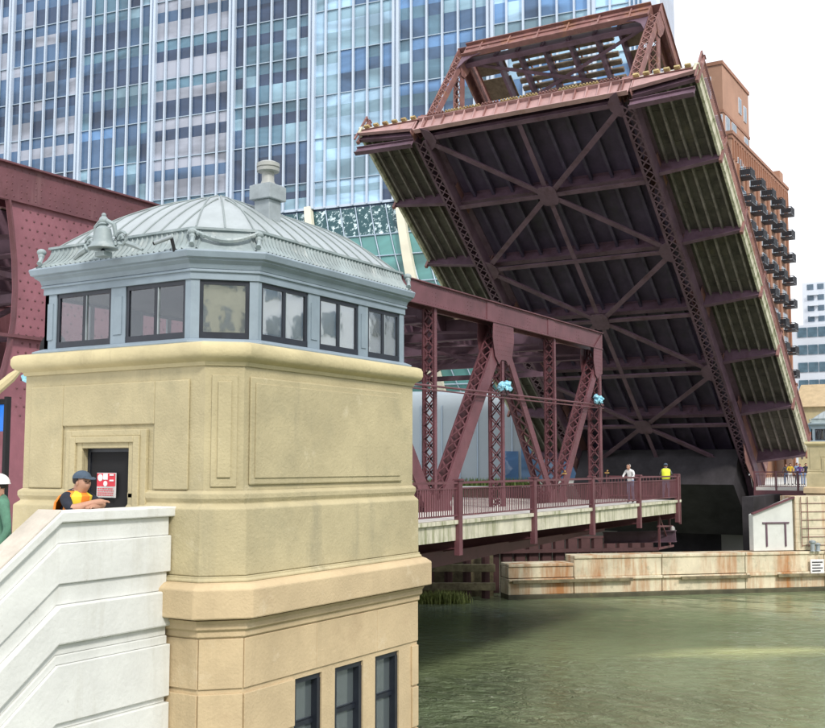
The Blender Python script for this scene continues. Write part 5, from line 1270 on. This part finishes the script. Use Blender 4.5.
b = MB(); b.box(91.2, 400, 16, 38, -2.2, -1.72); struct('far_roadway', b, 'deck')

# fender timbers and piles at left of the pier
rt = root('timber_fender', (50, 30, WZ), 'dark timber fender with two long rails left of the concrete pier', 'fender')
F0 = Vector((55.2, 27.4, 0)); FD = Vector((-.50, .866, 0))
for k in range(14):
    p = F0 + FD * (.6 + k * 1.05) - Vector((-.866, -.5, 0)) * .5
    b = MB(); b.lathe((p.x, p.y, -11), [(.24, 0), (.24, 6.4 + (k % 3) * .12)], 9); part('pile', b, 'redwall', rt, smooth=True)
for (z, o) in ((-5.75, 0), (-6.75, -.25)):
    for k in range(2):
        a = F0 + FD * (0.1 + k * 7.4); e = F0 + FD * (7.4 + k * 7.4); nn = Vector((-.866, -.5, 0)) * (.1 - o)
        b = MB(); b.bar(a + nn + Vector((0, 0, z)), e + nn + Vector((0, 0, z)), .3, .42); part('rail', b, 'timber', rt, bevel=.03)
b = MB(); b.prism([tuple(F0 + FD * .1 + Vector((1.2, .7, -11))), tuple(F0 + FD * 15 + Vector((1.2, .7, -11))), tuple(F0 + FD * 15 + Vector((1.6, .9, -11))), tuple(F0 + FD * .1 + Vector((1.6, .9, -11)))], (0, 0, 5.9)); part('back_wall', b, 'timber', rt)
# reeds
b = MB(); rnd = random.Random(9)
for i in range(1500):
    t = rnd.random(); x = 51.6 + t * 1.3 + rnd.gauss(0, .25); y = 30.2 - t * 1.9 + rnd.gauss(0, .25); a = rnd.uniform(0, 6.28); h_ = rnd.uniform(.2, .8) * (1 - .35 * abs(t - .5)); w = .03
    bx_, by_ = rnd.uniform(-.3, .3) * h_, rnd.uniform(-.3, .3) * h_
    b.add([(x - w * math.cos(a), y - w * math.sin(a), WZ - .1), (x + w * math.cos(a), y + w * math.sin(a), WZ - .1), (x + bx_ * .4 + w * math.cos(a), y + by_ * .4, WZ + h_ * .6), (x + bx_, y + by_, WZ + h_)], [(0, 1, 2), (0, 2, 3)])
tagged('river_reeds', b, 'leaf', 'clump of green reeds in the water by the bridge house corner', 'plants', (52.4, 29, WZ), kind='stuff')

# white sloped wall with door outline, stone quay beneath the far house
rt = root('service_wall', pier(14.6, 1, -5.1), 'chalky white wall with sloping top and brown door outline beside the pit', 'wall')
def pp(s, f, z): return Vector(pier(s, -f, z))
b = MB(); b.prism([pp(15.4, -.35, -5.1), pp(18.05, -.35, -5.1), pp(18.05, -.35, -1.98), pp(15.4, -.35, -2.95)], -PN * .5); part('wall', b, 'whitewall', rt, bevel=.03)
b = MB(); b.bar(pp(15.3, -.28, -2.9), pp(18.1, -.28, -1.93), .25, .08); part('coping', b, 'steel', rt)
for (a, e) in (((16.0, -3.45), (17.75, -3.45)), ((16.25, -3.45), (16.25, -4.85)), ((17.5, -3.45), (17.5, -4.85))):
    b = MB(); b.bar(pp(a[0], -.31, a[1]), pp(e[0], -.31, e[1]), .07, .09, (0, 0, 1) if a[1] == e[1] else (PD.x, PD.y, 0)); part('door_outline', b, 'under', rt)
rt = root('quay_wall', pier(18.1, 0, WZ), 'cream stone quay with ladder rungs under the far bridge house', 'wall')
for r in range(7):
    z0 = -5.1 + r * .46
    for k in range(5):
        s0 = 18.1 + k * 2.2 + (0 if r % 2 else -.0); b = MB(); b.prism([pp(s0 + .01, -.2, z0 + .012), pp(s0 + 2.19, -.2, z0 + .012), pp(s0 + 2.19, -1.8, z0 + .012), pp(s0 + .01, -1.8, z0 + .012)], (0, 0, .452)); part('stone_block', b, 'pier', rt, bevel=.008)
for r in range(6):
    b = MB(); b.bar(pp(18.5, -.16, -4.8 + r * .5), pp(20.8, -.16, -4.8 + r * .5), .03, .03); part('rung', b, 'rusty', rt)
b = MB(); b.bar(pp(18.45, -.1, -4.9), pp(18.45, -.1, -1.9), .04, .04, (1, 0, 0)); b.bar(pp(18.9, -.1, -4.9), pp(18.9, -.1, -1.9), .04, .04, (1, 0, 0)); part('ladder_stile', b, 'rusty', rt)
b = MB(); b.prism([pp(18.75, .2, -6.45), pp(19.65, .2, -6.45), pp(19.65, .2, -5.6), pp(18.75, .2, -5.6)], PN * .04); b2 = b
rt = root('pier_sign', pier(20.8, 0, -6.2), 'white notice board fixed to the pier at the right edge', 'sign')
part('board', b, 'signw', rt)
b = MB()
for r in range(4): b.prism([pp(18.85, .25, -5.80 - r * .17), pp(19.55 - .15 * (r % 2), .25, -5.80 - r * .17), pp(19.55 - .15 * (r % 2), .25, -5.74 - r * .17), pp(18.85, .25, -5.74 - r * .17)], PN * .01)
part('text_lines', b, 'black', rt, kind='stuff')
b = MB(); b.lathe(pier(18.95, -.2, -5.12), [(.16, 0), (.12, .1), (.14, .45), (.2, .5), (.2, .6), (.05, .66)], 10); b.lathe(pier(19.3, -.2, -5.12), [(.16, 0), (.12, .1), (.14, .35), (.2, .4), (.05, .5)], 10)
tagged('bollard', b, 'galv', 'dark grey twin bollard on the pier above the white notice board', 'bollard', pier(18.95, -.2, -5.12), smooth=True)

# platform with onlookers
rt = root('far_walkway', (76, 16, -2), 'maroon railed walkway crowded with onlookers beside the far bridge house', 'walkway')
b = MB(); b.prism([(76, 12.2, -1.72), (100, 12.2, -1.72), (100, 19.6, -1.72), (84, 19.6, -1.72), (76, 18, -1.72)], (0, 0, .17)); part('slab', b, 'deck', rt)
b = MB(); b.box(75.9, 76.1, 12.2, 18.05, -2.2, -1.723); part('edge_girder', b, 'steel', rt)
for y in (13.2, 15.2, 17.2):
    b = MB(); b.bar((76.3, y, -2.2), (76.3, y, -5.2), .25, .2, (1, 0, 0)); b.bar((76.3, y, -3.6), (76.3, y + 1.2, -2.25), .12, .12); part('support_post', b, 'steel', rt)
b = MB(); b.box(75.98, 76.04, 12.2, 18.05, -.52, -.44); b.box(75.98, 76.04, 12.2, 18.05, -.7, -.66); b.box(75.98, 76.04, 12.2, 18.05, -1.5, -1.44); part('handrail', b, 'steel', rt)
for k in range(5):
    b = MB(); y = 12.3 + k * 1.42; b.box(75.94, 76.08, y - .06, y + .06, -1.72, -.4); part('rail_post', b, 'steel', rt)
b = MB()
for k in range(46): y = 12.3 + k * .125; b.box(75.995, 76.025, y - .012, y + .012, -1.5, -.66)
part('balusters', b, 'steel', rt, kind='stuff')
crowd = [(87.6, 18.3, 'grey', 'denim', 'dark-shirted onlooker furthest left on the far walkway'),
         (87.2, 17.95, 'gold', 'whitecloth', 'onlooker in a yellow top on the far walkway'),
         (87.8, 17.55, 'denim', 'grey', 'onlooker in a blue top right of the yellow one'),
         (87.0, 17.15, 'purple', 'denim', 'onlooker in a purple top on the far walkway'),
         (87.4, 16.8, 'navy', 'denim', 'onlooker in dark navy nearest the far bridge house')]
for i, (x, y, s, t, lab) in enumerate(crowd):
    person((x, y, -1.55), R(190 + 20 * (i % 3)), lab, s, t, None, None, True, 'rail' if i % 2 else 'stand', 1.66 + .04 * (i % 3), group='onlookers on the far walkway')

# ------------------------------------------------------------------ things at the left edge by the bridge
b = MB(); b.tube([(13.0, 17.2, 1.02), (13.35, 16.62, 1.62), (13.42, 16.5, 1.75)], [.11, .09, .05], 8)
tagged('gate_arm', b, 'coping', 'cream tapered barrier arm sticking out beside the bridge house wall', 'barrier arm', (13.2, 16.9, 1.2), smooth=True)
rt = root('blue_sign', (13.3, 16.7, -1.78), 'bright blue panel on a black post at the left edge', 'sign')
b = MB(); b.box(13.3, 13.36, 16.72, 17.9, .62, 1.12); part('panel', b, 'blue', rt, bevel=.01)
b = MB(); b.box(13.28, 13.38, 16.64, 16.715, -1.78, 1.26); b.box(13.28, 13.38, 16.72, 17.9, 1.125, 1.22); part('post', b, 'black', rt)
b = MB(); b.ball((13.9, 16.15, 2.15), .26, .26, .34, 14, 8); b.box(13.75, 14.05, 16.0, 16.3, 1.4, 1.84)
tagged('signal_horn', b, 'black', 'black rounded signal lamp between the bridge house and the riveted girder', 'lamp', (13.9, 16.15, 1.4), smooth=True)
b = MB(); blob(b, (13.6, 16.45, 1.62), .14, 5); tagged('rag', b, 'cyan', 'small pale teal rag hanging beside the black signal lamp', 'cloth', (13.6, 16.45, 1.6))
# small white mooring float at the right edge
b = MB(); x, y, _ = pier(19.75, -.9, 0); rnd = random.Random(4)
for k in range(7): b.tube([(x + rnd.uniform(-.4, .4), y + rnd.uniform(-.4, .4), WZ - .05), (x + rnd.uniform(-.5, .5), y + rnd.uniform(-.5, .5), WZ + rnd.uniform(.2, .7))], .03, 5)
b.ball((x, y, WZ + .05), .4, .25, .15)
tagged('mooring_float', b, 'helmet', 'white tangled mooring float on the water at the right edge', 'float', (x, y, WZ))

# buildings across the road and river, mirrored in the bridge house windows
def street_block(name, x0, y0, x1, y1, z1, wall, label, fw=3.2, fh=3.8):
    rt = root(name, (x0, y0, -2), label, 'building')
    b = MB(); b.box(x0, x1, y0, y1, -2, z1); part('wall', b, wall, rt)
    for (ax, fx) in (('y', x0), ('y', x1), ('x', y1)):
        lo, hi = (y0, y1) if ax == 'y' else (x0, x1)
        b = MB()
        for f in range(int((z1 + 1) / fh)):
            for k in range(int((hi - lo) / fw)):
                c = lo + (k + .5) * fw; z = -1 + f * fh + 1
                if ax == 'y': b.box(fx - .1 if fx == x0 else fx, fx if fx == x0 else fx + .1, c - fw * .28, c + fw * .28, z, z + fh * .55)
                else: b.box(c - fw * .28, c + fw * .28, fx, fx + .1, z, z + fh * .55)
        part('windows', b, 'condo_w', rt, kind='stuff')
street_block('pale_office', 78, -110, 185, -34, 62, 'condo', 'pale office block across the river mirrored in the side windows of the bridge house')
street_block('tan_office', -130, -140, -42, -46, 29, 'rib', 'tan office block behind the viewer mirrored in the corner window of the bridge house')
